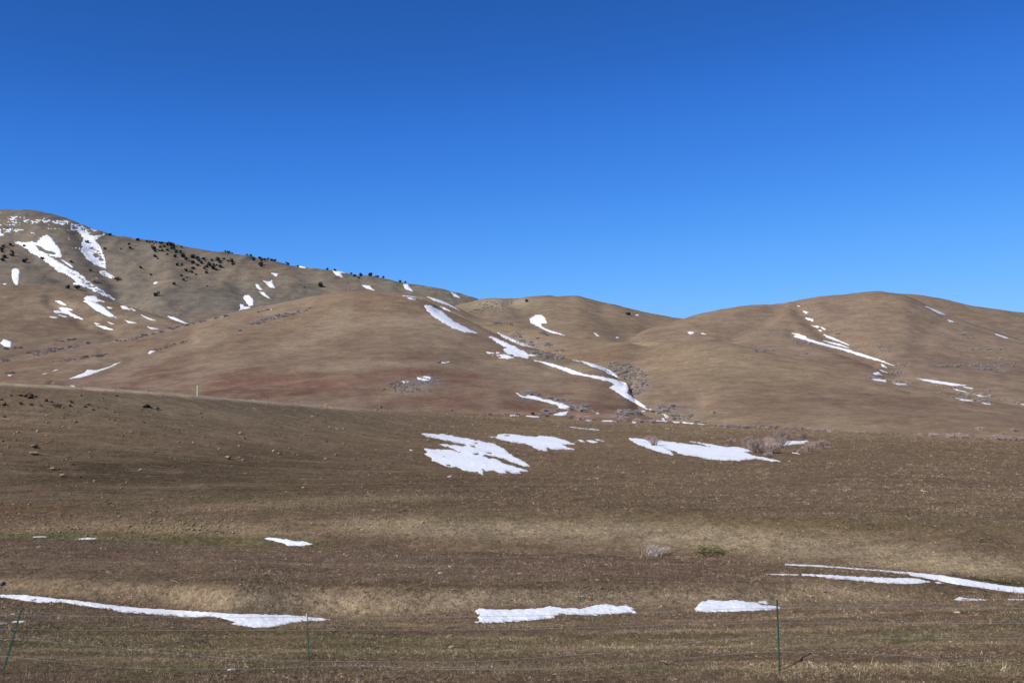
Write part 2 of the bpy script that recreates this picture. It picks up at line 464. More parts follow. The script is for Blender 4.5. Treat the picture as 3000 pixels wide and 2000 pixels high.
def cover_mountain(P):
    u, v = project(P)
    W = fbm(P[:, 0] / 110, P[:, 1] / 110, 4, 57)
    C = np.tile(lin(118, 105, 88), (len(P), 1))
    C = blob(C, u, v, W, 650, 790, 260, 40, lin(132, 110, 88), .6)
    C = blob(C, u, v, W, 680, 880, 160, 40, lin(104, 98, 88), .7)
    C = blob(C, u, v, W, 380, 740, 90, 50, lin(112, 102, 88), .6)
    C = blob(C, u, v, W, 560, 930, 200, 26, lin(118, 98, 84), .7)
    C = blob(C, u, v, W, 1000, 830, 300, 26, lin(128, 112, 90), .6)
    C = blob(C, u, v, W, 100, 800, 130, 30, lin(120, 102, 84), .6)
    for b in ((330, 735, 40, 10), (350, 860, 30, 24), (280, 830, 40, 10), (560, 850, 120, 8), (720, 905, 60, 10), (900, 838, 50, 8), (1010, 822, 60, 6)):
        C = blob(C, u, v, 1.3 * W, *b, lin(88, 82, 74), .6)
    for b in ((470, 830, 26, 9), (520, 800, 60, 6), (760, 800, 90, 8), (800, 905, 24, 8)):
        C = blob(C, u, v, 1.3 * W, *b, lin(140, 110, 88), .5)
    return C

def cover_leftspur(P):
    u, v = project(P)
    W = fbm(P[:, 0] / 80, P[:, 1] / 80, 4, 59)
    C = np.tile(lin(122, 104, 82), (len(P), 1))
    C = blob(C, u, v, W, 150, 895, 130, 14, lin(146, 132, 100), .7)
    C = blob(C, u, v, W, 420, 930, 130, 16, lin(146, 128, 100), .7)
    C = blob(C, u, v, W, 120, 950, 240, 30, lin(112, 92, 72), .7)
    C = blob(C, u, v, W, 200, 1030, 300, 24, lin(116, 94, 76), .7)
    return C

# ------------------------------------------------------------------ terrain sheets: heights over the plan, surveyed by station
LAYERS = {}

def ucols(du, lo=-1600, hi=4600):
    inner = np.arange(-120, 3121, du)
    left = np.linspace(lo, -120, 40)[:-1]
    right = np.linspace(3120, hi, 40)[1:]
    return np.concatenate([left, inner, right])

def sheet(name, stations, rows, du, mat, cover, rough, gully=(), zmin_near=None):
    """stations: [u, [(Y, z), ...knots]]; returns the terrain object."""
    su = np.array([s[0] for s in stations], float)
    K = len(stations[0][1])
    U = ucols(du)
    Yk = np.stack([pchip(su, [s[1][k][0] for s in stations], U) for k in range(K)], -1)
    Zk = np.stack([pchip(su, [s[1][k][1] for s in stations], U) for k in range(K)], -1)
    m = slopes(Yk, Zk)
    Ys, Zs = [], []
    for k in range(K - 1):
        n = rows[k]
        t = np.linspace(0, 1, n, endpoint=False)
        if k == K - 2: t = np.linspace(0, 1, n + 1)
        h = (Yk[:, k + 1] - Yk[:, k])[:, None]
        Ys.append(Yk[:, k:k + 1] + h * t)
        Zs.append((2*t**3 - 3*t**2 + 1) * Zk[:, k:k+1] + (t**3 - 2*t**2 + t) * h * m[:, k:k+1]
                  + (-2*t**3 + 3*t**2) * Zk[:, k+1:k+2] + (t**3 - t**2) * h * m[:, k+1:k+2])
    Y = np.concatenate(Ys, 1); Z = np.concatenate(Zs, 1)
    G = np.maximum(Y, 14.0)
    X = ((U - CX) / F)[:, None] * G
    P = np.stack([X, Y, Z], -1)
    for (pts, wid, dep) in gully:               # drainage lines cut into the slope
        du_, dv_ = project(P)
        d = np.full(Y.shape, 1e9)
        for (a, b) in zip(pts[:-1], pts[1:]):
            ax, ay = a; bx, by = b
            t = np.clip(((du_ - ax) * (bx - ax) + (dv_ - ay) * (by - ay)) / ((bx - ax)**2 + (by - ay)**2), 0, 1)
            d = np.minimum(d, np.hypot(du_ - ax - t * (bx - ax), dv_ - ay - t * (by - ay)))
        front = Y < (Yk[:, -2] - 5)[:, None]
        Z = Z - dep * np.exp(-(d / wid) ** 2) * front
    Z = Z + rough(X, Y)
    P = np.stack([X, Y, Z], -1)
    N, R = Y.shape
    idx = np.arange(N * R).reshape(N, R)
    q = np.stack([idx[:-1, :-1], idx[1:, :-1], idx[1:, 1:], idx[:-1, 1:]], -1).reshape(-1, 4)
    V = P.reshape(-1, 3)
    me = np_mesh(name, V, q)
    C = cover(V)
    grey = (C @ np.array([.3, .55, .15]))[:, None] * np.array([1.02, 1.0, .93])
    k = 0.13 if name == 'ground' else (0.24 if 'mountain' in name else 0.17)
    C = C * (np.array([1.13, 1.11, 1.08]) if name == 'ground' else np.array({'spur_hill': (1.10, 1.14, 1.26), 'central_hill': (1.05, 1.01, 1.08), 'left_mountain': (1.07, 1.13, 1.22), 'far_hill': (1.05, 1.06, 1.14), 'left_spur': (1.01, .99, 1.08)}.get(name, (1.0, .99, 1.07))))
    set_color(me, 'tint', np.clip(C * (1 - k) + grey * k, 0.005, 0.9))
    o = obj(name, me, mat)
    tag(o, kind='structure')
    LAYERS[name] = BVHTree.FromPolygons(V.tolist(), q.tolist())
    return o

# --- near ground: road bank, fence flat, ditch, berm, creek, meadow, valley floor
su = [-1600, -400, 0, 250, 500, 700, 950, 1200, 1400, 1650, 1860, 2100, 2300, 2500, 2650, 2800, 3000, 3400, 4600]
def at(tab): return pchip([t[0] for t in tab], [t[1] for t in tab], np.array(su, float))
v_lip = at([(-1600, 1750), (-400, 1752), (0, 1760), (250, 1783), (500, 1802), (700, 1836), (950, 1820), (1200, 1830), (1400, 1824), (1650, 1812), (1860, 1800), (2100, 1792), (2300, 1786), (2500, 1776), (2800, 1762), (3000, 1758), (4600, 1758)])
v_back = at([(-1600, 1728), (0, 1736), (250, 1752), (500, 1780), (700, 1794), (960, 1806), (1200, 1798), (1400, 1782), (1650, 1770), (1860, 1768), (2100, 1756), (2300, 1770), (2500, 1762), (2800, 1750), (3000, 1749), (4600, 1749)])
v_bank = at([(-1600, 1680), (0, 1684), (500, 1706), (1000, 1716), (1500, 1716), (2000, 1708), (2300, 1705), (2500, 1712), (2800, 1728), (3000, 1738), (4600, 1742)])
v_berm = at([(-1600, 1570), (0, 1576), (200, 1579), (400, 1589), (650, 1599), (1000, 1607), (1300, 1614), (1700, 1622), (2000, 1632), (2300, 1648.5), (2500, 1658), (2650, 1669), (2800, 1684), (3000, 1712), (3400, 1722), (4600, 1726)])
v_btop = at([(-1600, 1525), (0, 1528), (500, 1516), (1000, 1502), (1500, 1512), (2000, 1508), (2500, 1522), (3000, 1548), (4600, 1560)])
Y_m1 = at([(-1600, 88), (0, 90), (500, 95), (1000, 110), (1500, 125), (2000, 140), (3000, 140), (4600, 140)])
v_m1 = at([(-1600, 1402), (0, 1400), (500, 1390), (1000, 1370), (1500, 1350), (2000, 1340), (3000, 1345), (4600, 1350)])
Y_m2 = at([(-1600, 118), (0, 122), (500, 135), (1000, 160), (1500, 200), (2000, 215), (2500, 210), (3000, 205), (4600, 205)])
v_m2 = at([(-1600, 1230), (0, 1240), (500, 1236), (1000, 1260), (1500, 1280), (2000, 1281), (2500, 1295), (3000, 1305), (4600, 1315)])
Y_cr = at([(-1600, 140), (0, 150), (250, 155), (500, 163), (700, 175), (950, 205), (1200, 250), (1500, 330), (1750, 370), (1900, 370), (2100, 350), (2400, 320), (2700, 300), (3000, 290), (4600, 280)])
v_cr = at([(-1600, 1060), (-400, 1100), (0, 1119), (250, 1131.5), (500, 1149.5), (580, 1157), (800, 1174), (1000, 1190), (1200, 1206), (1500, 1219), (1750, 1229), (1900, 1236), (2100, 1247), (2400, 1262), (2700, 1274), (3000, 1288), (4600, 1306)])
st = []
for i, u in enumerate(su):
    zl = -6.4; Yl = -zl * F / (v_lip[i] - 1150.0)
    Yb = Yl + 2.1; zb = z_of(v_back[i], Yb)
    Yt = Yb + 1.1; zt = z_of(v_bank[i], Yt)
    Ye = max(6.35 * F / (v_berm[i] - 1150.0), Yt + 1.2); ze = z_of(v_berm[i], Ye)
    Yf = Ye + 6.0; zf = z_of(v_berm[i] - 4, Yf)
    Yg = Yf + 5.5; zg = z_of(v_btop[i], Yg)
    zc = z_of(v_cr[i], Y_cr[i])
    st.append((u, [(-60, -1.6), (2.6, -1.6), (9, -4.3), (15, -4.62), (21.5, -5.12), (Yl, zl), (Yb, zb), (Yt, zt), (Ye, ze), (Ye + 3.6, ze - 1.15),
                   (Yf, zf), (Yg, zg), (Y_m1[i], z_of(v_m1[i], Y_m1[i])), (Y_m2[i], z_of(v_m2[i], Y_m2[i])), (Y_cr[i], zc),
                   (Y_cr[i] * 1.12 + 20, min(zc - 3.5, zc - 2 - 0.03 * Y_cr[i])), (560, -13), (1300, -20)]))

def rough_ground(X, Y):
    near = sstep(12, 22, Y)
    mid = sstep(40, 90, Y)
    z = near * (0.035 * fbm(X / 0.9, Y / 0.9, 3, 1) + 0.06 * fbm(X / 4, Y / 4, 3, 2))
    z = z + mid * (0.16 * fbm(X / 7, Y / 7, 4, 3) + 0.30 * fbm(X / 30, Y / 22, 3, 4) * (1 - sstep(120, 140, Y) * 0.6))
    return z
ground = sheet('ground', st, [6, 6, 6, 10, 34, 44, 14, 14, 44, 10, 12, 40, 60, 50, 60, 16, 24, 10], 5, GROUND_M, cover_ground, rough_ground)

def hill(name, crest, foot, mat, cover, amp, du=7, gully=(), mid=(0.45, 0.42), back=700, rows=(6, 40, 70, 26), seed=0, wl=90.0):
    """crest: [(u, v, Y)]; foot: [(u, Y, z)] -- a smooth grassy hill, its back falling away beyond the crest."""
    us = sorted(set([c[0] for c in crest]))
    fu = [f[0] for f in foot]
    st = []
    for u, v, Y in crest:
        Yf = float(pchip(fu, [f[1] for f in foot], np.array([u]))[0]); zf = float(pchip(fu, [f[2] for f in foot], np.array([u]))[0])
        zc = float(z_of(v, Y))
        Yf = min(Yf, Y - 60)
        st.append((u, [(Yf - 140, zf - 22), (Yf, zf), (Yf + (Y - Yf) * mid[0], zf + (zc - zf) * mid[1]), (Y, zc), (Y + back, min(zc * 0.25, zc - 60) - 30)]))
    def rough(X, Yy):
        z = amp * (fbm(X / wl, Yy / wl, 4, seed + 1) + 0.5 * fbm(X / (wl / 6), Yy / (wl / 6), 4, seed + 9) - 0.55 * np.abs(fbm(X / 55 + .4 * fbm(X / 90, Yy / 90, 2, seed + 30), Yy / 260, 4, seed + 31)) * (3.0 if amp > 3 else 1.3))
        return z
    return sheet(name, st, rows, du, mat, cover, rough, gully)

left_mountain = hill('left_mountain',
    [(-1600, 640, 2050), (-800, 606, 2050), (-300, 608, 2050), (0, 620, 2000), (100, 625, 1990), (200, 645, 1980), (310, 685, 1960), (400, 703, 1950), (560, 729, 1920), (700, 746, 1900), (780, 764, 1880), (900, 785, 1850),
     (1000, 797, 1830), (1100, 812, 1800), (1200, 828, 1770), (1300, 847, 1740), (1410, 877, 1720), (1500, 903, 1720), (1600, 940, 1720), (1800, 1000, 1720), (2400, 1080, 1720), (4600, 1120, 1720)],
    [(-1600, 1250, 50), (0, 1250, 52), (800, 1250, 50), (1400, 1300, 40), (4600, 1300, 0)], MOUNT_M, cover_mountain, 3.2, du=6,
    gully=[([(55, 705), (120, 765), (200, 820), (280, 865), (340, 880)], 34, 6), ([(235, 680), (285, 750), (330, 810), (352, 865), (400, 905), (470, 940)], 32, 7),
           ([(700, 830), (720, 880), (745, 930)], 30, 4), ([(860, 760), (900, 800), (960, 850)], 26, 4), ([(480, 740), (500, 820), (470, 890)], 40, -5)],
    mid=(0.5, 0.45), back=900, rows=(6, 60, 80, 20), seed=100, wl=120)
left_spur = hill('left_spur',
    [(-1600, 790, 1300), (-400, 815, 1280), (0, 836, 1250), (80, 838, 1245), (160, 840, 1240), (220, 851, 1220), (280, 869, 1190), (340, 890, 1160), (400, 906, 1130), (470, 926, 1100), (547, 950, 1060), (650, 990, 1020), (800, 1040, 1000), (1200, 1120, 980), (4600, 1160, 980)],
    [(-1600, 880, 20), (0, 880, 18), (500, 860, 15), (4600, 860, -25)], HILL_M, cover_leftspur, 1.6,
    gully=[([(0, 985), (120, 975), (260, 940)], 22, 3), ([(150, 880), (240, 930), (330, 965)], 18, 3)], back=420, rows=(6, 34, 50, 14), seed=130, wl=80)
far_hill = hill('far_hill',
    [(-1600, 1080, 1600), (900, 1000, 1600), (1200, 930, 1640), (1300, 905, 1660), (1380, 886, 1680), (1420, 878.5, 1690), (1500, 874, 1690), (1560, 871, 1690), (1605, 867.5, 1690), (1640, 870, 1680), (1685, 868.5, 1670), (1720, 874, 1660), (1800, 891, 1640),
     (1850, 905, 1630), (1900, 917, 1620), (1960, 928, 1600), (2000, 935, 1600), (2100, 965, 1590), (2250, 1000, 1580), (4600, 1080, 1580)],
    [(-1600, 1150, 0), (1400, 1150, 40), (1800, 1100, 36), (2200, 1100, 20), (4600, 1100, -10)], HILL_M, cover_far, 1.8,
    gully=[([(1500, 880), (1540, 920), (1600, 960), (1680, 990)], 24, 4), ([(1760, 900), (1800, 950), (1830, 990)], 30, 3)], back=700, rows=(6, 30, 50, 14), seed=150, wl=90)
back_hill = hill('right_back_hill',
    [(-1600, 1110, 1600), (2200, 960, 1650), (2400, 888, 1680), (2500, 868, 1690), (2600, 861, 1690), (2650, 862, 1690), (2750, 875, 1680), (2850, 896, 1660), (2920, 906, 1650), (3000, 918, 1640), (3400, 958, 1600), (4600, 1060, 1600)],
    [(-1600, 1150, -10), (2600, 1150, 40), (4600, 1100, 0)], HILL_M, cover_right, 1.5, back=700, rows=(6, 24, 40, 12), seed=160, wl=90)
right_hill = hill('right_hill',
    [(-1600, 1130, 1300), (1500, 1060, 1300), (1750, 1015, 1330), (1850, 988, 1350), (1900, 966, 1380), (2000, 935, 1420), (2100, 911, 1440), (2200, 897, 1450), (2300, 885.5, 1450), (2400, 873, 1450), (2480, 866, 1450), (2560, 857.5, 1440), (2640, 866, 1420), (2700, 889, 1400),
     (2800, 934, 1340), (2900, 968, 1290), (2990, 998, 1240), (3200, 1060, 1180), (3500, 1110, 1120), (4600, 1180, 1060)],
    [(-1600, 900, -15), (1900, 900, 10), (2400, 860, 0), (3000, 760, -8), (4600, 700, -12)], HILL_M, cover_right, 2.0,
    gully=[([(2340, 900), (2385, 945), (2440, 985), (2520, 1020), (2630, 1078), (2600, 1100)], 26, 5), ([(2320, 975), (2440, 1012), (2560, 1052)], 14, 3), ([(2290, 885), (2240, 930), (2120, 1000)], 24, 4), ([(2760, 930), (2700, 1000), (2660, 1070)], 34, 1)],
    back=500, rows=(6, 50, 70, 16), seed=170, wl=90)
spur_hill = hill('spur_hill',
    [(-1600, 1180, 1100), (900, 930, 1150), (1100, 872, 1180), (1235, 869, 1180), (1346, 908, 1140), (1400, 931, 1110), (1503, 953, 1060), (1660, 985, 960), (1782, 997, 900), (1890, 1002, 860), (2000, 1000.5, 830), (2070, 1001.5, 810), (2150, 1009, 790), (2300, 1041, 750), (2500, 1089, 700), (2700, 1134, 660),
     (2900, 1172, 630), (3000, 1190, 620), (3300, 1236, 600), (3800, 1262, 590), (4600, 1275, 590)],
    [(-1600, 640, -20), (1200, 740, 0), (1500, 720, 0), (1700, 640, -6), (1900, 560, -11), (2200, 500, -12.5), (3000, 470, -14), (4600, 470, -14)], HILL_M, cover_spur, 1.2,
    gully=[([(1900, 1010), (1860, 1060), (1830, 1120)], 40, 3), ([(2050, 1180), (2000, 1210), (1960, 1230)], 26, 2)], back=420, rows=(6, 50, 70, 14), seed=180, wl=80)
central_hill = hill('central_hill',
    [(-1600, 1190, 820), (-600, 1120, 860), (0, 1052, 900), (150, 1027, 910), (317, 1001, 930), (547, 949, 970), (700, 911, 990), (850, 885, 1010), (950, 866, 1020), (1050, 856, 1020), (1130, 857, 1020), (1200, 868, 1010), (1300, 902, 980), (1400, 949, 930), (1457, 976, 890), (1568, 1020, 820), (1668, 1052, 770),
     (1733, 1066, 740), (1809, 1106, 700), (1836, 1126, 680), (1860, 1161, 650), (1905, 1198, 620), (1945, 1220, 600), (2050, 1240, 590), (2400, 1262, 590), (4600, 1290, 590)],
    [(-1600, 520, -16), (0, 520, -15), (900, 530, -14), (1500, 535, -12.5), (1800, 530, -12.5), (2000, 510, -14), (4600, 500, -22)], HILL_M, cover_central, 1.1,
    gully=[([(160, 1125), (240, 1098), (345, 1065), (440, 1030), (560, 985)], 16, 3), ([(1290, 900), (1400, 965), (1500, 1010), (1590, 1060), (1700, 1095), (1820, 1120)], 20, 2), ([(1500, 1150), (1640, 1185), (1690, 1210)], 22, .7), ([(300, 1030), (450, 990), (640, 935)], 14, 1.5)],
    back=330, rows=(6, 60, 90, 14), seed=190, wl=80)

# wide land to the horizon under everything
a = np.linspace(0, 2 * np.pi, 97)[:-1]
Vb = [(0, 0, -60.0)]; Fb = []
rad = [400, 1500, 4000, 12000, 40000]
for r in rad:
    Vb += [(r * math.cos(t), r * math.sin(t), -60.0) for t in a]
n = 96
me = bpy.data.meshes.new('plain')
faces = [(0, 1 + k, 1 + (k + 1) % n) for k in range(n)]
for j in range(len(rad) - 1):
    for k in range(n):
        p, q2 = 1 + j * n + k, 1 + j * n + (k + 1) % n
        faces.append((p, p + n, q2 + n, q2))
me.from_pydata(Vb, [], faces)
set_color(me, 'tint', np.tile(lin(124, 104, 82), (len(Vb), 1)))
tag(obj('plain', me, HILL_M), kind='structure')

# ------------------------------------------------------------------ survey helpers: where a sight line meets the land
ORIGIN = Vector((0, 0, 0))
def hit(u, v, only=None):
    d = pix_dir(u, v); d = Vector(d / np.linalg.norm(d))
    best, bn = None, None
    for name, bvh in LAYERS.items():
        if only and name != only: continue
        loc, nor, i, dist = bvh.ray_cast(ORIGIN, d)
        if loc is not None and (best is None or dist < best[1]):
            best, bn = (loc, dist), name
    return (best[0], bn) if best else (None, None)

def down(x, y, only='ground'):
    loc, nor, i, dist = LAYERS[only].ray_cast(Vector((x, y, 2000)), Vector((0, 0, -1)))
    return loc, nor

CROP = {'A': (0, 580, 2.61375), 'B': (700, 700, 2.61375), 'C': (1400, 800, 2.61375), 'D': (2200, 800, 2.61375), 'E': (0, 1100, 2.61375),
        'F1': (0, 1500, 3.1357), 'F2': (600, 1500, 3.1357), 'F3': (1200, 1500, 3.1357), 'F4': (1800, 1500, 3.1357), 'F5': (2300, 1500, 3.1357),
        'S1': (1200, 1240, 6.5333), 'S2': (1420, 1240, 5.3455), 'S3': (1820, 1240, 3.7935), 'S4': (0, 600, 5.2267), 'S5': (420, 680, 4.9), 'S6': (1500, 1140, 3.92),
        'N1': (0, 1700, 4.9), 'N2': (440, 1740, 4.2), 'P': (0, 0, 1.0)}
def px(c, pts):
    x0, y0, s = CROP[c]
    return [(x0 + x / s, y0 + y / s) for x, y in pts]

def signed(poly, U, V):
    """distance to the outline, positive inside"""
    d = np.full(U.shape, 1e9); ins = np.zeros(U.shape, bool)
    m = len(poly)
    for i in range(m):
        ax, ay = poly[i]; bx, by = poly[(i + 1) % m]
        L = (bx - ax) ** 2 + (by - ay) ** 2 + 1e-9
        t = np.clip(((U - ax) * (bx - ax) + (V - ay) * (by - ay)) / L, 0, 1)
        d = np.minimum(d, np.hypot(U - ax - t * (bx - ax), V - ay - t * (by - ay)))
        if ay != by:
            c = ((ay > V) != (by > V)) & (U < (bx - ax) * (V - ay) / (by - ay) + ax)
            ins ^= c
    return np.where(ins, d, -d)

MELT = [None]
def drift_mesh(poly, rough=2.0, step=None, holes=(), speckle=(), thick=None, seed=0, lam=(10, 3.6), grow=0.6, thr=None):
    pu = [p[0] for p in poly]; pv = [p[1] for p in poly]
    w, h = max(pu) - min(pu), max(pv) - min(pv)
    if step is None: step = min(1.6, max(0.8, min(w, h) / 6))
    U, V = np.meshgrid(np.arange(min(pu) - 4, max(pu) + 4, step * 1.25), np.arange(min(pv) - 4, max(pv) + 4, step))
    sd = signed(poly, U, V) + grow
    nz = fbm(U / lam[0] + seed * 3.1, V / lam[1] - seed * 1.7, 4, 70 + seed, 0.6)
    sd = sd + 1.5 * rough * nz
    if thr is not None:
        sd = np.minimum(sd, 9 * (.75 * fbm(U / lam[0] + seed, V / lam[1], 4, 90 + seed, 0.65) + .7 * fbm(U / 45 + seed, V / 13, 2, 95 + seed) - thr))
    for hp in holes: sd = np.minimum(sd, -signed(hp, U, V) + 0.7 * rough * nz)
    for sp, am in speckle:
        s2 = signed(sp, U, V)
        k = sstep(-6, 10, s2)
        sp_n = 7 * (fbm(U / 9 + 5, V / 4, 4, 77 + seed, 0.65) - am + 0.05)
        sd = np.where(k > 0, np.minimum(sd, sp_n + (1 - k) * 8), sd)
    near_in = sd > 0
    pad = near_in.copy()
    pad[1:] |= near_in[:-1]; pad[:-1] |= near_in[1:]
    pad[:, 1:] |= pad[:, :-1].copy(); pad[:, :-1] |= pad[:, 1:].copy()
    iy, ix = np.nonzero(pad)
    pos = np.full(U.shape + (3,), np.nan)
    lay = {}
    pts = []
    for y, x in zip(iy, ix):
        loc, nm = hit(U[y, x], V[y, x])
        if loc is None: continue
        pts.append((y, x, loc, nm)); lay[nm] = lay.get(nm, 0) + (1 if near_in[y, x] else 0)
    if not pts: return None
    main = max(lay, key=lay.get)
    dep = np.median([p[2].y for p in pts if p[3] == main])
    T = (thick * .5) if thick is not None else float(np.clip(0.0003 * dep, 0.02, .6))
    for y, x, loc, nm in pts:
        if nm != main:
            if abs(loc.y - dep) > 0.25 * dep: continue
        s = sd[y, x]
        e = 1.6
        hgt = T * (1 - math.exp(-s / e)) if s > 0 else max(T * s / e, -1.5 * T)
        pos[y, x] = (loc.x, loc.y, loc.z + hgt)
    ok = ~np.isnan(pos[..., 0])
    cell_in = near_in[:-1, :-1] | near_in[1:, :-1] | near_in[:-1, 1:] | near_in[1:, 1:]
    cell_ok = ok[:-1, :-1] & ok[1:, :-1] & ok[:-1, 1:] & ok[1:, 1:] & cell_in
    ylo = np.fmin(np.fmin(pos[:-1, :-1, 1], pos[1:, :-1, 1]), np.fmin(pos[:-1, 1:, 1], pos[1:, 1:, 1]))
    yhi = np.fmax(np.fmax(pos[:-1, :-1, 1], pos[1:, :-1, 1]), np.fmax(pos[:-1, 1:, 1], pos[1:, 1:, 1]))
    cell_ok &= (yhi - ylo) < (0.05 if dep < 100 else 0.2) * dep
    if thr is None and not speckle:              # one patch, one piece: crumbs that broke off are left out
        lab = np.zeros(cell_ok.shape, int); cur = 0; best = (0, 0)
        for y0, x0 in zip(*np.nonzero(cell_ok)):
            if lab[y0, x0]: continue
            cur += 1; lab[y0, x0] = cur; st_ = [(y0, x0)]; cnt = 0
            while st_:
                y, x = st_.pop(); cnt += 1
                for yy, xx in ((y - 1, x), (y + 1, x), (y, x - 1), (y, x + 1)):
                    if 0 <= yy < lab.shape[0] and 0 <= xx < lab.shape[1] and cell_ok[yy, xx] and not lab[yy, xx]:
                        lab[yy, xx] = cur; st_.append((yy, xx))
            if cnt > best[0]: best = (cnt, cur)
        cell_ok &= lab == best[1]
    cy_, cx_ = np.nonzero(cell_ok)
    if len(cy_) == 0: return None
    W = U.shape[1]
    q = np.stack([cy_ * W + cx_, (cy_ + 1) * W + cx_, (cy_ + 1) * W + cx_ + 1, cy_ * W + cx_ + 1], -1)
    used, inv = np.unique(q, return_inverse=True)
    MELT[0] = np.clip(1 - sd.reshape(-1)[used] / 3.2, 0, 1)
    return pos.reshape(-1, 3)[used], inv.reshape(-1, 4), dep

SNOW_N = [0]
NEAR_SNOW = []
def snow(label, poly, group='snow patches left on the slopes', cat='snow patch', **kw):
    SNOW_N[0] += 1
    r = drift_mesh(poly, seed=SNOW_N[0], **kw)
    if r is None: return None
    V, q, dep = r
    if dep < 260: NEAR_SNOW.append(poly)
    c = V.mean(0)
    me = np_mesh('snow_patch', V - c, q)
    me.attributes.new('melt', 'FLOAT', 'POINT').data.foreach_set('value', MELT[0].astype(np.float32))
    o = obj('snow_patch', me, SNOW_NEAR if dep < 400 else SNOW_FAR, loc=c)
    return tag(o, label, cat, group)

# ------------------------------------------------------------------ snow patches
# ditch and berm near the fence
snow('long narrow snow strip in the ditch behind the leaning post',
     px('N1', [(-1400, 150), (-700, 172), (-300, 190), (0, 200), (200, 203), (370, 206), (550, 232), (800, 262), (990, 275), (1250, 305), (1500, 340), (1750, 368), (2000, 388)])
     + px('N2', [(0, 180), (200, 185), (560, 208), (700, 218), (1000, 240), (1350, 246), (1700, 256), (1920, 272), (2080, 290), (2215, 309), (2100, 325), (1960, 322), (1840, 332), (1750, 346), (1640, 373), (1500, 396), (1280, 407), (1150, 386), (990, 364), (1060, 340), (960, 318), (880, 290), (740, 268), (650, 268), (590, 282), (400, 277), (270, 256), (0, 250)])
     + px('N1', [(2150, 485), (2080, 460), (1990, 470), (1700, 440), (1600, 408), (1300, 372), (1080, 345), (940, 308), (860, 306), (600, 312), (400, 290), (200, 260), (0, 230), (-300, 220), (-700, 200), (-1400, 168)]), rough=1.6, step=1.8, thick=.04, group='snow in the ditch')
snow('wide snow bar in the ditch in the middle of the picture', px('F3', [(595, 905), (640, 885), (800, 895), (1000, 893), (1220, 880), (1290, 858), (1400, 880), (1580, 885), (1700, 852), (1800, 845), (1930, 862), (1985, 848), (2070, 885), (2040, 892), (2090, 925), (1990, 920), (1850, 932), (1640, 945), (1560, 938), (1420, 932), (1330, 945), (1335, 970), (1100, 990), (900, 1005), (700, 1012), (595, 1005), (650, 995), (625, 960), (655, 940), (620, 930)]), rough=2.5, step=1.7, thick=.05, group='snow in the ditch')
snow('rounded snow patch in the ditch beside the upright green post', px('F4', [(735, 885), (800, 820), (880, 806), (1000, 818), (1130, 808), (1230, 825), (1330, 838), (1350, 855), (1480, 860), (1555, 880), (1480, 890), (1300, 900), (1080, 910), (850, 912), (745, 905)]), rough=2.2, step=1.6, thick=.05, group='snow in the ditch')
snow('small snow hook above the patch beside the upright green post', px('F4', [(1320, 815), (1390, 816), (1412, 842), (1330, 830)]), rough=1, group='snow in the ditch')
snow('broad snow band along the berm crest at right', px('F5', [(0, 473), (300, 486), (800, 525), (1060, 543), (1450, 580), (1800, 640), (2100, 685), (2500, 703), (3100, 712), (3700, 722), (3600, 745), (3100, 770), (2500, 766), (2150, 742), (1800, 692), (1550, 655), (1330, 612), (1100, 565), (850, 535), (400, 503), (0, 482)]), rough=1.2, step=1.7, thick=.05, group='snow on the berm')
snow('tapering snow strip just below the berm crest at right', px('F5', [(150, 565), (260, 570), (400, 574), (560, 588), (800, 596), (950, 601), (1200, 608), (1340, 640), (1180, 656), (950, 653), (700, 627), (450, 607), (300, 588), (160, 580)]), rough=2.2, step=1.6, thick=.05, group='snow on the berm')
snow('thread of snow leading into the tapering strip', px('F5', [(-170, 567), (-60, 566), (125, 569), (120, 576), (-60, 573)]), rough=1.2, group='snow on the berm')
snow('tiny snow scrap under the broad band', px('F5', [(1380, 640), (1420, 640), (1465, 652), (1400, 652)]), rough=.8, group='snow on the berm')
snow('low snow patch in the ditch near the right edge', px('F5', [(1555, 800), (1600, 775), (1650, 788), (1870, 799), (1850, 807), (1600, 810)]), rough=1.6, thick=.04, group='snow in the ditch')
snow('snow sliver in the ditch at the right edge', px('F5', [(2040, 792), (2100, 796), (2400, 800), (2400, 808), (2060, 804)]), rough=1, thick=.04, group='snow in the ditch')
snow('wedge of snow in the creek bed under the tan bank', px('F2', [(540, 240), (600, 232), (760, 248), (840, 268), (900, 265), (990, 290), (900, 306), (750, 304), (740, 287), (650, 263)]), rough=1.4, thick=.05, group='snow in the creek bed')
snow('thin snow lens in the creek bed below the rocky bank', px('F1', [(715, 243), (800, 232), (900, 240), (780, 250)]), rough=.8, thick=.04, group='snow in the creek bed')
snow('thin broken snow line in the creek bed at far left', px('F1', [(300, 222), (400, 221), (430, 225), (310, 227)]), rough=.8, thick=.04, group='snow in the creek bed')
snow('small snow scrap behind the leaning green post', px('N1', [(155, 602), (200, 583), (330, 574), (380, 588), (250, 603)]), rough=.8, thick=.04)
snow('small snow scrap left of the leaning green post', px('N1', [(-80, 625), (50, 605), (115, 612), (0, 630)]), rough=.8, thick=.04)
snow('tiny white snow crumb in the grass near the lowest wire', px('F2', [(205, 1446), (240, 1434), (290, 1441), (235, 1450)]), rough=.6, thick=.03)
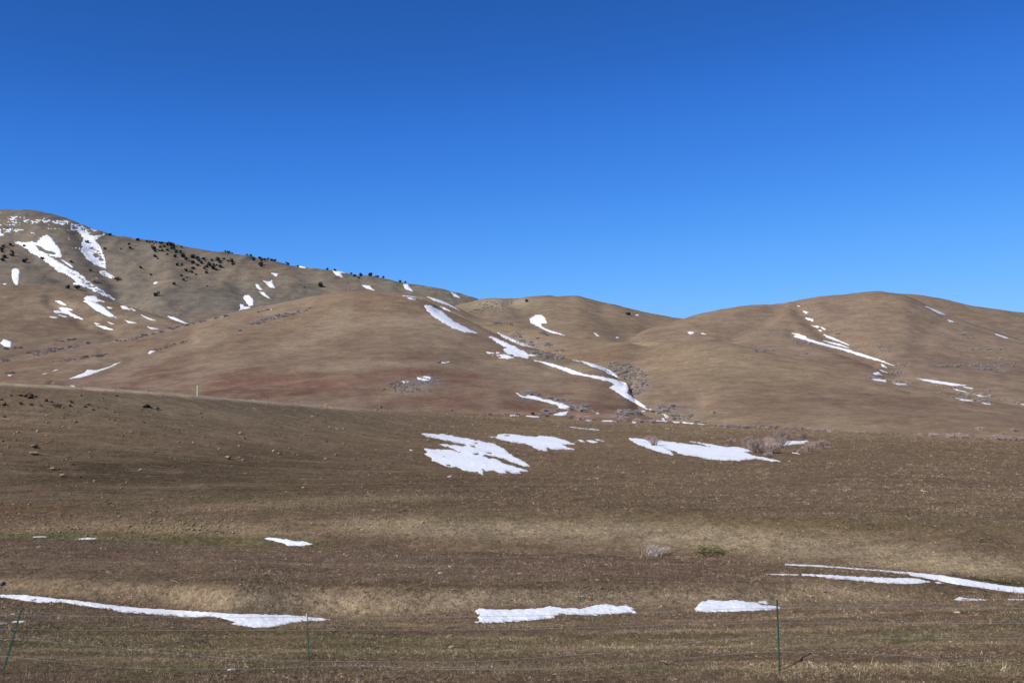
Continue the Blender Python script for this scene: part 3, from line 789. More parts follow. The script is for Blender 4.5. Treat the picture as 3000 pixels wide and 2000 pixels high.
# meadow
G_M = 'snow patches on the meadow slope'
snow('largest ragged snow patch on the meadow slope, split by a tongue of grass', px('S1', [(180, 172), (330, 190), (560, 212), (600, 202), (700, 212), (950, 262), (1200, 305), (1450, 360), (1600, 380), (1800, 480), (1900, 570), (2000, 630), (2100, 690), (2230, 750), (2300, 815), (2200, 815), (2050, 765), (1940, 735), (1850, 690), (1700, 645), (1450, 595), (1400, 610), (1480, 655), (1680, 690), (1800, 765), (2000, 820), (2200, 880), (2290, 920), (2110, 910), (2130, 955), (1990, 955), (1870, 900), (1830, 910), (1870, 960), (1700, 935), (1620, 905), (1500, 905), (1400, 885), (1410, 975), (1330, 960), (1310, 915), (1170, 920), (1000, 880), (900, 835), (800, 840), (700, 815), (560, 760), (520, 745), (420, 705), (420, 655), (280, 590), (350, 540), (280, 480), (500, 495), (750, 505), (830, 520), (1000, 565), (860, 500), (760, 450), (560, 400), (640, 392), (880, 420), (1050, 440), (1110, 420), (970, 365), (820, 355), (760, 330), (550, 295), (310, 240)]), rough=2.2, step=1.5, group=G_M,
     holes=[px('S1', [(1150, 410), (1250, 430), (1260, 460), (1200, 445)]), px('S1', [(1220, 570), (1310, 565), (1340, 590), (1260, 600)]), px('S1', [(1460, 555), (1580, 565), (1560, 582), (1490, 575)]), px('S1', [(1250, 372), (1310, 372), (1310, 388), (1240, 384)]), px('S1', [(700, 785), (780, 790), (790, 810), (720, 808)])])
snow('small snow scrap left of the largest meadow patch', px('S1', [(0, 500), (50, 508), (60, 520), (0, 515)]), rough=.8, group=G_M)
snow('tiny snow crumb under the largest meadow patch', px('S1', [(720, 1015), (770, 998), (800, 1012), (760, 1022)]), rough=.6, group=G_M)
snow('swallow tailed snow patch right of the largest meadow patch', px('S2', [(80, 200), (190, 210), (215, 168), (390, 165), (560, 190), (800, 208), (860, 190), (1050, 208), (1230, 250), (1420, 320), (1290, 330), (1200, 325), (1300, 370), (1420, 408), (1200, 402), (1050, 400), (960, 375), (980, 428), (830, 405), (700, 345), (620, 310), (480, 300), (340, 275), (230, 245)]), rough=2.0, step=1.5, group=G_M, holes=[px('S2', [(310, 180), (390, 185), (390, 195), (320, 192)])])
snow('leftmost of the three little snow scraps in a row', px('S2', [(1450, 252), (1530, 261), (1582, 292), (1520, 290)]), rough=1, group=G_M)
snow('middle of the three little snow scraps in a row', px('S2', [(1585, 261), (1700, 264), (1780, 290), (1700, 303), (1640, 292)]), rough=1.4, group=G_M)
snow('upper right of the three little snow scraps in a row', px('S2', [(1700, 234), (1800, 251), (1868, 276), (1780, 269)]), rough=1, group=G_M)
snow('thin straight snow line on the meadow near its crest', px('S2', [(1310, 47), (1500, 69), (1680, 84), (1790, 103), (1700, 100), (1500, 80)]), rough=1.2, group=G_M)
snow('broad snow sheet between the lone bush and the willow thicket', px('S3', [(85, 162), (200, 165), (300, 185), (440, 190), (620, 215), (850, 240), (990, 262), (870, 225), (720, 196), (900, 213), (1180, 263), (1270, 258), (1400, 282), (1450, 310), (1380, 318), (1460, 355), (1560, 370), (1740, 410), (1790, 432), (1600, 408), (1500, 390), (1340, 402), (1310, 418), (1200, 405), (1170, 412), (1040, 405), (960, 395), (880, 370), (800, 362), (650, 340), (610, 310), (480, 275), (555, 310), (580, 350), (470, 330), (330, 285), (210, 245), (110, 190)]), rough=1.8, step=1.6, group=G_M)
snow('snow tongue behind the willow thicket', px('S3', [(1590, 235), (1650, 215), (1830, 193), (1980, 195), (2060, 187), (2088, 205), (1960, 226), (1850, 242), (1700, 250)]), rough=1.6, step=1.4, group=G_M)
# central hill and the gully beside it
G_G = 'snow in the gully beside the central hill'
snow('long white snow blade high on the shoulder of the central hill', px('B', [(1420, 506), (1470, 510), (1560, 560), (1640, 630), (1830, 722), (1760, 717), (1640, 682), (1500, 602), (1440, 547)]), rough=2.2, group=G_G)
snow('brush speckled snow bank at the head of the gully', px('C', [(80, 477), (150, 505), (240, 540), (300, 575), (360, 605), (445, 632), (385, 632), (390, 652), (290, 636), (200, 600), (190, 580), (220, 572), (110, 510)]), rough=3, group=G_G, speckle=[(px('C', [(250, 540), (400, 600), (440, 632), (390, 640), (300, 600)]), .0)])
snow('upper snow thread running beside the speckled bank', px('C', [(150, 454), (250, 498), (340, 538), (448, 578), (330, 552), (210, 503)]), rough=1.4, group=G_G)
snow('snow caught among brush left of the gully head', px('C', [(60, 603), (150, 608), (230, 630), (285, 650), (200, 656), (110, 632)]), rough=3.0, group=G_G, thr=-.25)
snow('long snow river down the gully that widens at its foot', px('C', [(430, 665), (560, 690), (700, 730), (820, 775), (960, 795), (1060, 818), (1130, 838), (1160, 885), (1140, 915), (1200, 958), (1270, 1008), (1350, 1052), (1290, 1042), (1180, 982), (1080, 922), (1008, 875), (1050, 852), (1000, 827), (850, 792), (720, 768), (580, 717)]), rough=1.8, group=G_G)
snow('winding snow strip under the grey brush of the gully', px('C', [(700, 658), (860, 686), (960, 720), (1040, 760), (1082, 802), (1010, 777), (960, 742), (870, 712), (800, 682)]), rough=1.6, group=G_G)
snow('zigzag snow patch in brush low on the central hill', px('S6', [(50, 45), (160, 65), (260, 75), (360, 110), (450, 125), (560, 160), (640, 185), (690, 183), (650, 225), (530, 215), (540, 190), (430, 157), (350, 137), (190, 100), (120, 97)]), rough=2.2, group='snow low on the central hill')
snow('snow puddle below the zigzag patch', px('S6', [(470, 290), (550, 263), (645, 253), (622, 297), (540, 302)]), rough=1.6, group='snow low on the central hill')
snow('tilted snow wisp where the gully meets the valley', px('S6', [(1440, 252), (1480, 244), (1535, 246), (1500, 256)]), rough=1, group='snow low on the central hill')
for lab, pts in (('larger snow spot in the round brush stand on the central hill', [(1365, 1060), (1400, 1048), (1472, 1053), (1460, 1077), (1380, 1087)]),
                 ('smaller snow spot in the round brush stand on the central hill', [(1248, 1087), (1305, 1087), (1295, 1100), (1262, 1100)]),
                 ('lone snow dash under a small brush clump on the central hill', [(1550, 946), (1612, 937), (1600, 946), (1560, 951)])):
    snow(lab, px('B', pts), rough=1.4, group='snow spots in brush on the central hill')
G_V = 'snow slivers along the valley brush row'
for pts in ([(840, 350), (915, 352), (900, 361), (860, 358)], [(1030, 361), (1165, 353), (1155, 368), (1040, 367)], [(1380, 371), (1440, 369), (1425, 384), (1390, 384)],
            [(1640, 356), (1780, 366), (1780, 371), (1660, 363)], [(1845, 370), (1925, 376), (1920, 384), (1860, 379)], [(1955, 376), (2010, 383), (2090, 390), (2080, 395), (1970, 386)],
            [(2140, 396), (2210, 401), (2200, 406), (2150, 403)], [(1720, 330), (1745, 330), (1757, 357), (1730, 350)], [(1748, 303), (1788, 328), (1770, 328)], [(1712, 274), (1760, 288), (1797, 316), (1750, 296)],
            [(160, 304), (310, 314), (310, 318), (180, 312)], [(-20, 300), (95, 301), (90, 306), (-20, 306)], [(965, 271), (1000, 269), (995, 278), (970, 278)]):
    snow('small snow sliver beside the brush along the valley bottom', px('S6', pts), rough=.8, group=G_V, grow=.9)
# far hill
G_F = 'snow on the middle far hill'
snow('comma shaped snow patch on the middle far hill', px('C', [(398, 350), (440, 324), (490, 319), (515, 345), (527, 380), (487, 385), (492, 410), (560, 440), (640, 465), (688, 487), (600, 472), (540, 447), (470, 412), (405, 382)]), rough=1.6, group=G_F)
snow('short snow dash right of the comma shaped patch', px('C', [(888, 458), (905, 462), (932, 482), (912, 480)]), rough=.8, group=G_F)
snow('round snow spot beside the lone tree of the far hill', px('C', [(1204, 320), (1220, 315), (1238, 320), (1220, 327)]), rough=.6, group=G_F)
snow('faint snow fleck at the foot of the far hill', px('C', [(1058, 489), (1078, 491), (1078, 497), (1066, 496)]), rough=.6, group=G_F)
# right hill
G_R = 'snow on the right hill'
snow('left of two snow spots on the flank of the right hill', px('C', [(1605, 456), (1620, 446), (1648, 449), (1656, 460), (1625, 469)]), rough=1, group=G_R)
snow('right of two snow spots on the flank of the right hill', px('C', [(1708, 459), (1730, 459), (1748, 467), (1720, 466)]), rough=.6, group=G_R)
snow('long diagonal snow line in the gully of the right hill', px('D', [(303, 456), (360, 463), (420, 483), (432, 500), (560, 538), (740, 583), (880, 628), (980, 658), (1122, 718), (1000, 678), (850, 638), (700, 588), (520, 543), (400, 508), (330, 484), (345, 471)]), rough=1.2, group=G_R)
snow('curved upper snow thread in the gully of the right hill', px('D', [(553, 467), (640, 498), (752, 550), (680, 525), (580, 490)]), rough=1, group=G_R, grow=.9)
snow('faint middle snow thread in the gully of the right hill', px('D', [(553, 516), (680, 543), (748, 571), (650, 547)]), rough=.8, group=G_R, grow=.9)
for lab, pts in (('uppermost of three snow blots under the diagonal line', [(995, 694), (1015, 700), (1042, 726), (1005, 714)]), ('middle of three snow blots under the diagonal line', [(985, 737), (1047, 762), (1010, 757)]), ('lowest of three snow blots under the diagonal line', [(935, 768), (970, 753), (1012, 782), (950, 776)])):
    snow(lab, px('D', pts), rough=1.2, group=G_R)
snow('left snow bit in brush on the crest of the near ridge', px('D', [(893, 803), (960, 808), (1042, 815), (1030, 830), (960, 823)]), rough=1.6, group='snow on the near ridge crest')
snow('right snow bit in brush on the crest of the near ridge', px('D', [(1083, 837), (1212, 847), (1205, 855), (1120, 853)]), rough=1.4, group='snow on the near ridge crest')
snow('thin tapered snow streak at the foot of the right hill', px('D', [(1268, 805), (1400, 820), (1645, 857), (1550, 860), (1400, 837)]), rough=1, group=G_R, grow=.8)
snow('little snow streak right of the tapered one', px('D', [(1625, 869), (1700, 879), (1690, 887)]), rough=.8, group=G_R, grow=.8)
snow('slanting snow streak near the summit of the right hill', px('D', [(1338, 254), (1400, 273), (1502, 323), (1450, 315), (1390, 284)]), rough=1, group=G_R)
snow('fading end of the slanting streak down the right hill', px('D', [(1870, 464), (1970, 495), (1960, 499), (1900, 478)]), rough=.6, group=G_R, grow=.8)
snow('snow dash below the slanting streak', px('D', [(1508, 358), (1540, 366), (1560, 378), (1520, 370)]), rough=.8, group=G_R)
for pts in ([(355, 249), (375, 254), (365, 258)], [(393, 286), (445, 298), (425, 310), (405, 300)], [(408, 334), (480, 353), (475, 372), (430, 352)], [(458, 396), (530, 407), (505, 418)], [(540, 413), (572, 430), (555, 430)], [(520, 434), (545, 442), (530, 446)]):
    snow('small broken snow spot in the upper hollow of the right hill', px('D', pts), rough=1.8, group='broken snow in the upper hollow of the right hill', grow=.7)
for pts in ([(1565, 953), (1700, 974), (1690, 980), (1600, 970)], [(1750, 988), (1852, 1005), (1800, 1003)], [(1700, 923), (1812, 943), (1760, 944)], [(1550, 883), (1672, 914), (1600, 902)], [(530, 1204), (665, 1211), (660, 1216)], [(2060, 1000), (2110, 1008), (2100, 1013)]):
    snow('snow scrap among brush at the foot of the right hill', px('D', pts), rough=1.6, group='snow among brush at the right foot', grow=.7)
# left mountain
G_L = 'snow on the left mountain'
snow('big pale snow lobe and gully streak on the left mountain', px('S4', [(215, 565), (340, 575), (440, 568), (560, 570), (620, 530), (580, 490), (640, 500), (710, 455), (760, 490), (810, 550), (860, 610), (910, 670), (950, 770), (930, 803), (860, 790), (730, 768), (830, 840), (950, 900), (1080, 980), (1200, 1040), (1250, 1080), (1330, 1150), (1500, 1270), (1650, 1370), (1750, 1450), (1600, 1390), (1450, 1320), (1300, 1250), (1150, 1230), (1100, 1215), (1180, 1190), (1080, 1100), (1000, 1060), (880, 1010), (780, 920), (640, 820), (480, 730), (350, 640), (250, 600)]), rough=3.4, step=1.2, group=G_L, lam=(8, 4),
     holes=[px('S4', [(540, 615), (620, 640), (700, 690), (860, 740), (850, 765), (720, 750), (600, 690)])], speckle=[(px('S4', [(1000, 960), (1250, 1080), (1750, 1430), (1750, 1460), (1300, 1240), (1150, 1130), (950, 960)]), .16), (px('S4', [(480, 640), (900, 860), (1180, 1030), (1150, 1060), (880, 900), (560, 740)]), -.12)])
snow('snow filled hollow below the mountain crest', px('S4', [(1185, 375), (1260, 395), (1350, 430), (1400, 470), (1500, 470), (1650, 430), (1540, 490), (1450, 530), (1520, 610), (1560, 690), (1600, 820), (1620, 950), (1640, 990), (1560, 960), (1450, 900), (1340, 840), (1280, 750), (1230, 710), (1270, 640), (1250, 590), (1280, 520), (1230, 450)]), rough=3.4, step=1.1, group=G_L, lam=(7, 4), speckle=[(px('S4', [(1380, 590), (1530, 650), (1610, 830), (1620, 960), (1500, 880), (1390, 760), (1350, 680)]), .13)])
snow('upright banana shaped snow patch at the left edge', px('S4', [(185, 990), (235, 970), (300, 1000), (285, 1100), (270, 1230), (235, 1220), (190, 1140), (180, 1060)]), rough=1.8, step=1.2, group=G_L)
snow('frayed snow patch at the bottom of the mountain gully', px('S4', [(1340, 1390), (1480, 1400), (1500, 1450), (1600, 1480), (1450, 1490), (1330, 1460), (1280, 1440)]), rough=3, step=1.2, group=G_L)
snow('pointed snow wedge below the mountain gully', px('A', [(635, 787), (700, 790), (775, 820), (830, 865), (890, 913), (830, 906), (740, 862), (690, 822)]), rough=1.4, group=G_L)
snow('broken snow run in the upper ravine by the red bush', px('S4', [(1510, 1010), (1620, 1020), (1740, 1090), (1760, 1120), (1700, 1130), (1600, 1090), (1530, 1050)]), rough=2, step=1.1, group=G_L, thr=.02, lam=(9, 5))
snow('short snow curl beside the gully streak', px('S4', [(930, 830), (1000, 865), (1080, 910), (1118, 955), (1080, 950), (1000, 890)]), rough=1, group=G_L)
snow('stepped snow patch above the left foothill', px('A', [(425, 788), (460, 783), (507, 822), (470, 817)]), rough=1.6, group=G_L)
snow('long ragged snow trail on the left foothill', px('A', [(412, 866), (465, 862), (450, 838), (500, 838), (555, 858), (520, 862), (560, 888), (640, 930), (560, 912), (490, 880), (440, 880)]), rough=2.4, group=G_L)
snow('rounded snow patch above brush at the left edge', px('A', [(0, 1110), (30, 1083), (85, 1100), (80, 1140), (40, 1137)]), rough=1.4, group=G_L)
snow('two stage snow sliver where the foothill meets the hill', px('A', [(1285, 903), (1350, 918), (1440, 964), (1390, 957), (1320, 927)]), rough=1, group=G_L)
snow('forked snow streak in the small gully left of the marker post', px('A', [(533, 1382), (650, 1338), (670, 1313), (740, 1318), (840, 1290), (890, 1265), (937, 1250), (860, 1287), (760, 1327), (640, 1367)]), rough=1.2, group='snow in the small left gully')
snow('snow knob at the top of the small left gully', px('A', [(1130, 1190), (1150, 1170), (1192, 1168), (1150, 1192)]), rough=1, group='snow in the small left gully')
snow('bright snow lump on the near crest left of the marker post', px('A', [(533, 1441), (560, 1428), (580, 1430), (572, 1445)]), rough=.8)
for pts in ([(380, 907), (437, 915), (400, 917)], [(450, 893), (520, 908), (500, 914)], [(820, 833), (860, 842), (835, 845)], [(825, 946), (877, 966), (845, 963)], [(725, 956), (767, 965), (735, 967)], [(738, 974), (800, 983), (872, 1009), (800, 1002)],
            [(955, 936), (1047, 956), (990, 956)], [(920, 823), (960, 825), (1002, 857), (940, 847)], [(1000, 843), (1042, 860), (1020, 861)], [(1080, 893), (1197, 941), (1130, 927)], [(1125, 983), (1217, 1003), (1160, 1000)],
            [(383, 1424), (412, 1411), (400, 1423)], [(323, 1348), (357, 1341), (335, 1349)], [(393, 1329), (465, 1303), (430, 1317)], [(60, 1356), (90, 1354), (75, 1361)], [(20, 655), (50, 655), (40, 667)], [(1175, 655), (1200, 643), (1195, 655)]):
    snow('small snow scrap among brush on the left foothills', px('A', pts), rough=1.2, group='snow scraps on the left foothills', grow=.7)
G_C = 'snow on the slope above the central hill'
for lab, c, pts in (('blocky snow patch just above the rim of the central hill', 'S5', [(1450, 905), (1510, 900), (1570, 960), (1577, 1046), (1520, 1057), (1480, 1012), (1443, 955)]),
                    ('tattered snow patch touching the rim of the central hill', 'S5', [(1385, 1030), (1440, 1038), (1450, 1070), (1532, 1079), (1510, 1100), (1532, 1132), (1460, 1117), (1410, 1162), (1368, 1130), (1400, 1090)]),
                    ('small slanted snow blade, left of a pair', 'S5', [(1608, 744), (1660, 763), (1707, 831), (1640, 812)]),
                    ('longer slanted snow blade below the pair', 'S5', [(1663, 851), (1730, 868), (1832, 956), (1730, 912)]),
                    ('flame shaped snow patch, right of a pair', 'S5', [(1723, 700), (1810, 708), (1852, 688), (1840, 720), (1893, 802), (1830, 797), (1780, 752)]),
                    ('scattered snow bits above the flame shaped patch', 'S5', [(1835, 588), (1932, 600), (1910, 640), (1880, 620)]),
                    ('snow ribbon just under the mountain crest', 'S5', [(2063, 418), (2220, 448), (2260, 480), (2360, 508), (2260, 507), (2200, 467)]),
                    ('tiny snow wedge alone on the mountain face', 'S5', [(138, 742), (160, 722), (203, 720), (172, 744)]),
                    ('snow dash in brush on the left rim of the central hill', 'S5', [(1788, 1117), (1842, 1103), (1830, 1113)]),
                    ('draped snow patch under the crest trees', 'B', [(678, 217), (760, 228), (830, 238), (900, 268), (902, 287), (840, 262), (780, 262), (797, 292), (750, 282), (720, 247)]),
                    ('snow patch just behind the top of the central hill', 'B', [(938, 350), (1000, 356), (1033, 392), (980, 380)]),
                    ('steep snow patch on the last slope of the crest', 'B', [(1256, 345), (1290, 346), (1333, 402), (1280, 387)]),
                    ('long thin snow line descending to the saddle', 'B', [(1403, 424), (1520, 463), (1600, 488), (1692, 548), (1600, 508), (1500, 473)]),
                    ('faint snow streak behind the shoulder of the central hill', 'B', [(1250, 434), (1330, 438), (1400, 459), (1330, 444)]),
                    ('short snow bar behind the shoulder of the central hill', 'B', [(1283, 451), (1320, 451), (1352, 463), (1310, 460)]),
                    ('small snow patch beside the long thin line', 'B', [(1543, 514), (1590, 532), (1617, 551), (1580, 542)]),
                    ('snow streak at the end of the mountain crest', 'B', [(1618, 404), (1660, 420), (1692, 451), (1650, 440)])):
    snow(lab, px(c, pts), rough=1.4, group=G_C, grow=.7)
# flecked summit: more flecks than one could count
Vs, Qs, off = [], [], 0
for pts, thr in ((px('S4', [(-100, 95), (0, 108), (500, 140), (900, 210), (1200, 290), (1660, 425), (1400, 440), (1150, 400), (800, 375), (400, 310), (-100, 310)]), .24), (px('S4', [(-60, 340), (540, 400), (520, 450), (300, 430), (0, 480), (-60, 470)]), .36), (px('S4', [(1040, 450), (1280, 500), (1260, 720), (1060, 640)]), .32), (px('S4', [(900, 240), (1250, 290), (1600, 410), (1350, 420), (1150, 390)]), .08)):
    r = drift_mesh(pts, rough=1, step=1.1, thr=thr, lam=(6, 2.6), seed=200 + int(thr * 100), thick=.7)
    if r is None: continue
    Vs.append(r[0]); Qs.append(r[1] + off); off += len(r[0])
tag(obj('snow_flecks', np_mesh('snow_flecks', np.concatenate(Vs), np.concatenate(Qs)), SNOW_FAR), 'flecks of thin snow scattered over the mountain top', 'snow', kind='stuff')

# ------------------------------------------------------------------ plants
def tube(Vl, Fl, pts, r0, r1, n=3):
    pts = [Vector(p) for p in pts]
    base = len(Vl)
    for i, p in enumerate(pts):
        d = (pts[min(i + 1, len(pts) - 1)] - pts[max(i - 1, 0)])
        d = d.normalized() if d.length > 1e-6 else Vector((0, 0, 1))
        s = d.cross(Vector((0.31, 0.2, 0.93)) if abs(d.z) < .9 else Vector((1, 0, 0))).normalized()
        t = d.cross(s)
        r = r0 + (r1 - r0) * i / max(1, len(pts) - 1)
        for k in range(n):
            a_ = 2 * math.pi * k / n
            Vl.append(tuple(p + s * (r * math.cos(a_)) + t * (r * math.sin(a_))))
    for i in range(len(pts) - 1):
        for k in range(n):
            p, q = base + i * n + k, base + i * n + (k + 1) % n
            Fl.append((p, q, q + n, p + n))

def bush_meshes(seed, stems, twigs, spread, height, r_stem, r_twig):
    """bare arching stems and a haze of finer twigs; unit size about 1 m wide"""
    R = random.Random(seed)
    Va, Fa, Vb_, Fb_ = [], [], [], []
    for i in range(stems):
        a_ = R.uniform(0, 2 * math.pi); lean = R.random() ** .7
        b0 = (R.gauss(0, .10) * spread, R.gauss(0, .10) * spread, -0.03)
        L = height * R.uniform(.6, 1.0) * (1 - .35 * lean)
        ex, ey = math.cos(a_) * lean * spread * .5, math.sin(a_) * lean * spread * .5
        p1 = (b0[0] + ex * .35 + R.gauss(0, .02), b0[1] + ey * .35, L * .45)
        p2 = (b0[0] + ex * .75, b0[1] + ey * .75 + R.gauss(0, .02), L * .8)
        p3 = (b0[0] + ex, b0[1] + ey, L)
        tube(Va, Fa, [b0, p1, p2, p3], r_stem, r_stem * .35)
        for j in range(twigs):
            t = R.uniform(.3, 1)
            s = [p1, p2, p3]
            k = min(1, int(t * 2 - .001)); f = t * 2 - k
            o_ = [s[k][c] + (s[k + 1][c] - s[k][c]) * min(f, 1) for c in range(3)]
            ln = R.uniform(.12, .28) * height
            d = (R.gauss(0, .5) + ex * .8, R.gauss(0, .5) + ey * .8, R.uniform(.3, 1.1))
            m = math.sqrt(sum(c * c for c in d))
            e = [o_[c] + d[c] / m * ln for c in range(3)]
            md = [(o_[c] + e[c]) / 2 + R.gauss(0, .02) for c in range(3)]
            tube(Vb_, Fb_, [o_, md, e], r_twig, r_twig * .4)
    return np_mesh('stems', Va, Fa, False), np_mesh('twigs', Vb_, Fb_, False)

def one_mesh(name, a, b):
    def arr(me):
        v = np.empty(len(me.vertices) * 3, np.float32); me.vertices.foreach_get('co', v)
        f = np.empty(len(me.loops), np.int32); me.loops.foreach_get('vertex_index', f)
        return v.reshape(-1, 3), f.reshape(-1, 4)
    va, fa = arr(a); vb, fb = arr(b)
    return np.concatenate([va, vb]), np.concatenate([fa, fb + len(va)])

WILLOW = [bush_meshes(300 + k, 72, 10, 1.0, .72, .010, .0048) for k in range(3)]
for s_, t_ in WILLOW:
    s_.materials.append(WILLOW_STEM_M); t_.materials.append(WILLOW_TWIG_M)
def willow(label, u, v, wpx, group, k=0, hs=1.0, tw=None, cat='bush', name='willow_bush'):
    loc, nm = hit(u, v)
    if loc is None: return
    size = wpx * loc.y / F
    t = bpy.data.objects.new(name, None); COL.objects.link(t)
    t.location = loc; t.rotation_euler = (0, 0, random.uniform(0, 6.28)); t.scale = (size, size, size * hs)
    tag(t, label, cat, group)
    obj('stems', WILLOW[k % 3][0], None, t); w = obj('twigs', WILLOW[k % 3][1], None, t)
    return t
G_W = 'bare willow bushes on the meadow'
def s3(x, y): return px('S3', [(x, y)])[0]
for i, (x, y, w, hs, lab) in enumerate((
        (300, 190, 92, .9, 'small reddish bush behind the lone bush at the snow sheet'), (365, 248, 150, 1.0, 'lone reddish bush standing in the broad snow sheet'),
        (1215, 225, 100, 1.0, 'small pinkish bush by itself left of the thicket'), (1500, 325, 260, .9, 'biggest pinkish bush of the thicket with dark stems at its foot'), (1660, 335, 220, .95, 'grey bush in the middle of the thicket'),
        (1760, 275, 210, .9, 'pinkish bush at the right of the thicket against the snow tongue'), (1400, 228, 150, .7, 'low reddish bush at the left back of the thicket'), (1635, 232, 150, .85, 'bush at the back of the thicket touching the snow tongue'),
        (1625, 375, 110, .8, 'small grey bush at the front foot of the thicket'), (1770, 175, 190, .8, 'wide bush behind the thicket and above the snow tongue'), (1850, 185, 120, .7, 'smaller bush right of the wide one behind the thicket'),
        (2020, 165, 140, .8, 'left bush of a pair above the end of the snow tongue'), (2090, 160, 90, .7, 'right bush of a pair above the end of the snow tongue'), (2095, 322, 150, 1.0, 'front bush of the trio right of the snow tongue'),
        (2150, 275, 140, .8, 'middle bush of the trio right of the snow tongue'), (2220, 280, 190, .8, 'rear bush of the trio right of the snow tongue'), (2280, 285, 90, .6, 'tiny bush at the right end of the trio'), (1920, 320, 70, .8, 'tiny pale bush between thicket and trio'))):
    u, v = s3(x, y)
    willow(lab, u, v, w / 3.7935, G_W, i, hs)
willow('pale grey spiky bush on the tan bank above the berm', 1915, 1627, 94, None, 1, .5, name='sage_bush')
PALE = bush_meshes(340, 46, 6, 1.0, .72, .008, .004)
dead = bpy.data.objects[[o.name for o in bpy.data.objects if o.name.startswith('sage_bush')][0]]
for ch in list(dead.children):
    me = PALE[0 if ch.name.startswith('stems') else 1]; me.materials.append(GREYTWIG_M); ch.data = me

# leaf clump crowns
def leaf_cloud(seed, n, dome, size):
    R = np.random.default_rng(seed)
    lobes = R.normal(0, [.17, .17, .14], (7, 3)); lobes[:, 2] = np.abs(lobes[:, 2]) + .26
    rad = R.uniform(.20, .32, 7)
    Vl, Fl = [], []
    for i in range(n):
        k = R.integers(7)
        d = R.normal(0, 1, 3); d /= np.linalg.norm(d)
        c = lobes[k] + d * rad[k] * R.uniform(.55, 1.05)
        c[2] = max(c[2] * dome, .02)
        a_ = R.normal(0, 1, 3); a_ /= np.linalg.norm(a_)
        b_ = np.cross(a_, R.normal(0, 1, 3)); b_ /= np.linalg.norm(b_)
        s = size * R.uniform(.6, 1.3)
        base = len(Vl)
        Vl += [c + a_ * s, c + b_ * s * .6, c - a_ * s, c - b_ * s * .6]
        Fl.append((base, base + 1, base + 2, base + 3))
    return np_mesh('crown', np.array(Vl), np.array(Fl), False)
CROWNS = [leaf_cloud(20 + k, 1000, (1.0, 1.25, .85, 1.1)[k], .07) for k in range(4)]
Vt, Ft = [], []
tube(Vt, Ft, [(0, 0, -.15), (.02, .01, .15), (.0, .03, .45)], .05, .02, 5)
for k in range(4): tube(Vt, Ft, [(0, 0, .12), (.12 * math.cos(k * 1.6), .12 * math.sin(k * 1.6), .3)], .025, .01, 4)
TRUNK = np_mesh('trunk', Vt, Ft)
for c in CROWNS: c.materials.append(JUNIPER_M)
TRUNK.materials.append(BARK_M)
TREES = []
def tree(label, u, v, wpx, group, hs=1.0):
    loc = nm = None
    for dv in (0, 2, 4, 6, 9, 13, 18, 24):
        loc, nm = hit(u, v + dv)
        if loc is not None and loc.y > 700: break
    if loc is None: return
    size = max(1.5, .9 * wpx * loc.y / F)
    t = bpy.data.objects.new('juniper_tree', None); COL.objects.link(t)
    k = len(TREES)
    t.location = (loc.x, loc.y, loc.z); t.rotation_euler = (0, 0, (k * 2.39) % 6.28); t.scale = (size, size, size * hs)
    tag(t, label, 'tree', group)
    obj('crown', CROWNS[k % 4], None, t); obj('trunk', TRUNK, None, t)
    TREES.append(t)
    return t
G_T = 'dark junipers on the mountain'
def trees(c, label, lst, group):
    s = CROP[c][2]
    for e in lst:
        x, y, w = e[:3]
        u, v = px(c, [(x, y)])[0]
        tree(label, u, v + .30 * w / s, w / s, group, e[3] if len(e) > 3 else 1.0)
trees('S5', 'dark juniper in the dense row along the mountain crest', [(50, 130, 50), (90, 145, 40), (130, 135, 45), (190, 145, 45), (155, 165, 35), (250, 160, 60), (300, 155, 30), (343, 175, 66, 1.25), (400, 160, 40, 1.3), (410, 185, 70), (440, 200, 40), (155, 230, 90), (240, 208, 60), (295, 205, 50), (345, 252, 50), (400, 228, 60), (440, 228, 50), (168, 270, 45), (230, 265, 40), (275, 262, 50)], 'junipers of the crest row')
trees('S5', 'dark juniper in the loose cluster below the crest row', [(470, 280, 70), (530, 280, 50), (340, 315, 40), (450, 342, 65), (570, 335, 90), (165, 345, 50), (205, 378, 35), (612, 380, 65), (705, 345, 90), (775, 375, 70), (865, 378, 60), (790, 400, 60), (710, 430, 80), (830, 440, 55), (778, 470, 50), (890, 420, 25), (980, 398, 55), (1070, 395, 80), (1155, 380, 45), (1095, 428, 60), (1215, 410, 40), (1265, 415, 70), (1285, 455, 55), (485, 465, 60), (550, 460, 60), (945, 465, 80), (905, 490, 55), (1010, 465, 50), (1055, 470, 40), (870, 518, 45), (710, 512, 60), (1000, 508, 80), (1035, 530, 50), (1105, 492, 60), (612, 540, 58), (692, 568, 58), (755, 605, 40), (900, 580, 55), (545, 618, 50), (625, 650, 36), (575, 680, 55)], 'junipers of the loose cluster')
trees('S5', 'dark juniper in the clump on the skyline right of the cluster', [(1490, 325, 30), (1545, 330, 45), (1580, 385, 80), (1670, 370, 60), (1690, 400, 60), (1740, 388, 55), (1785, 385, 45), (1840, 398, 60), (1890, 410, 50), (1690, 445, 70), (1685, 475, 70)], 'junipers of the skyline clump')
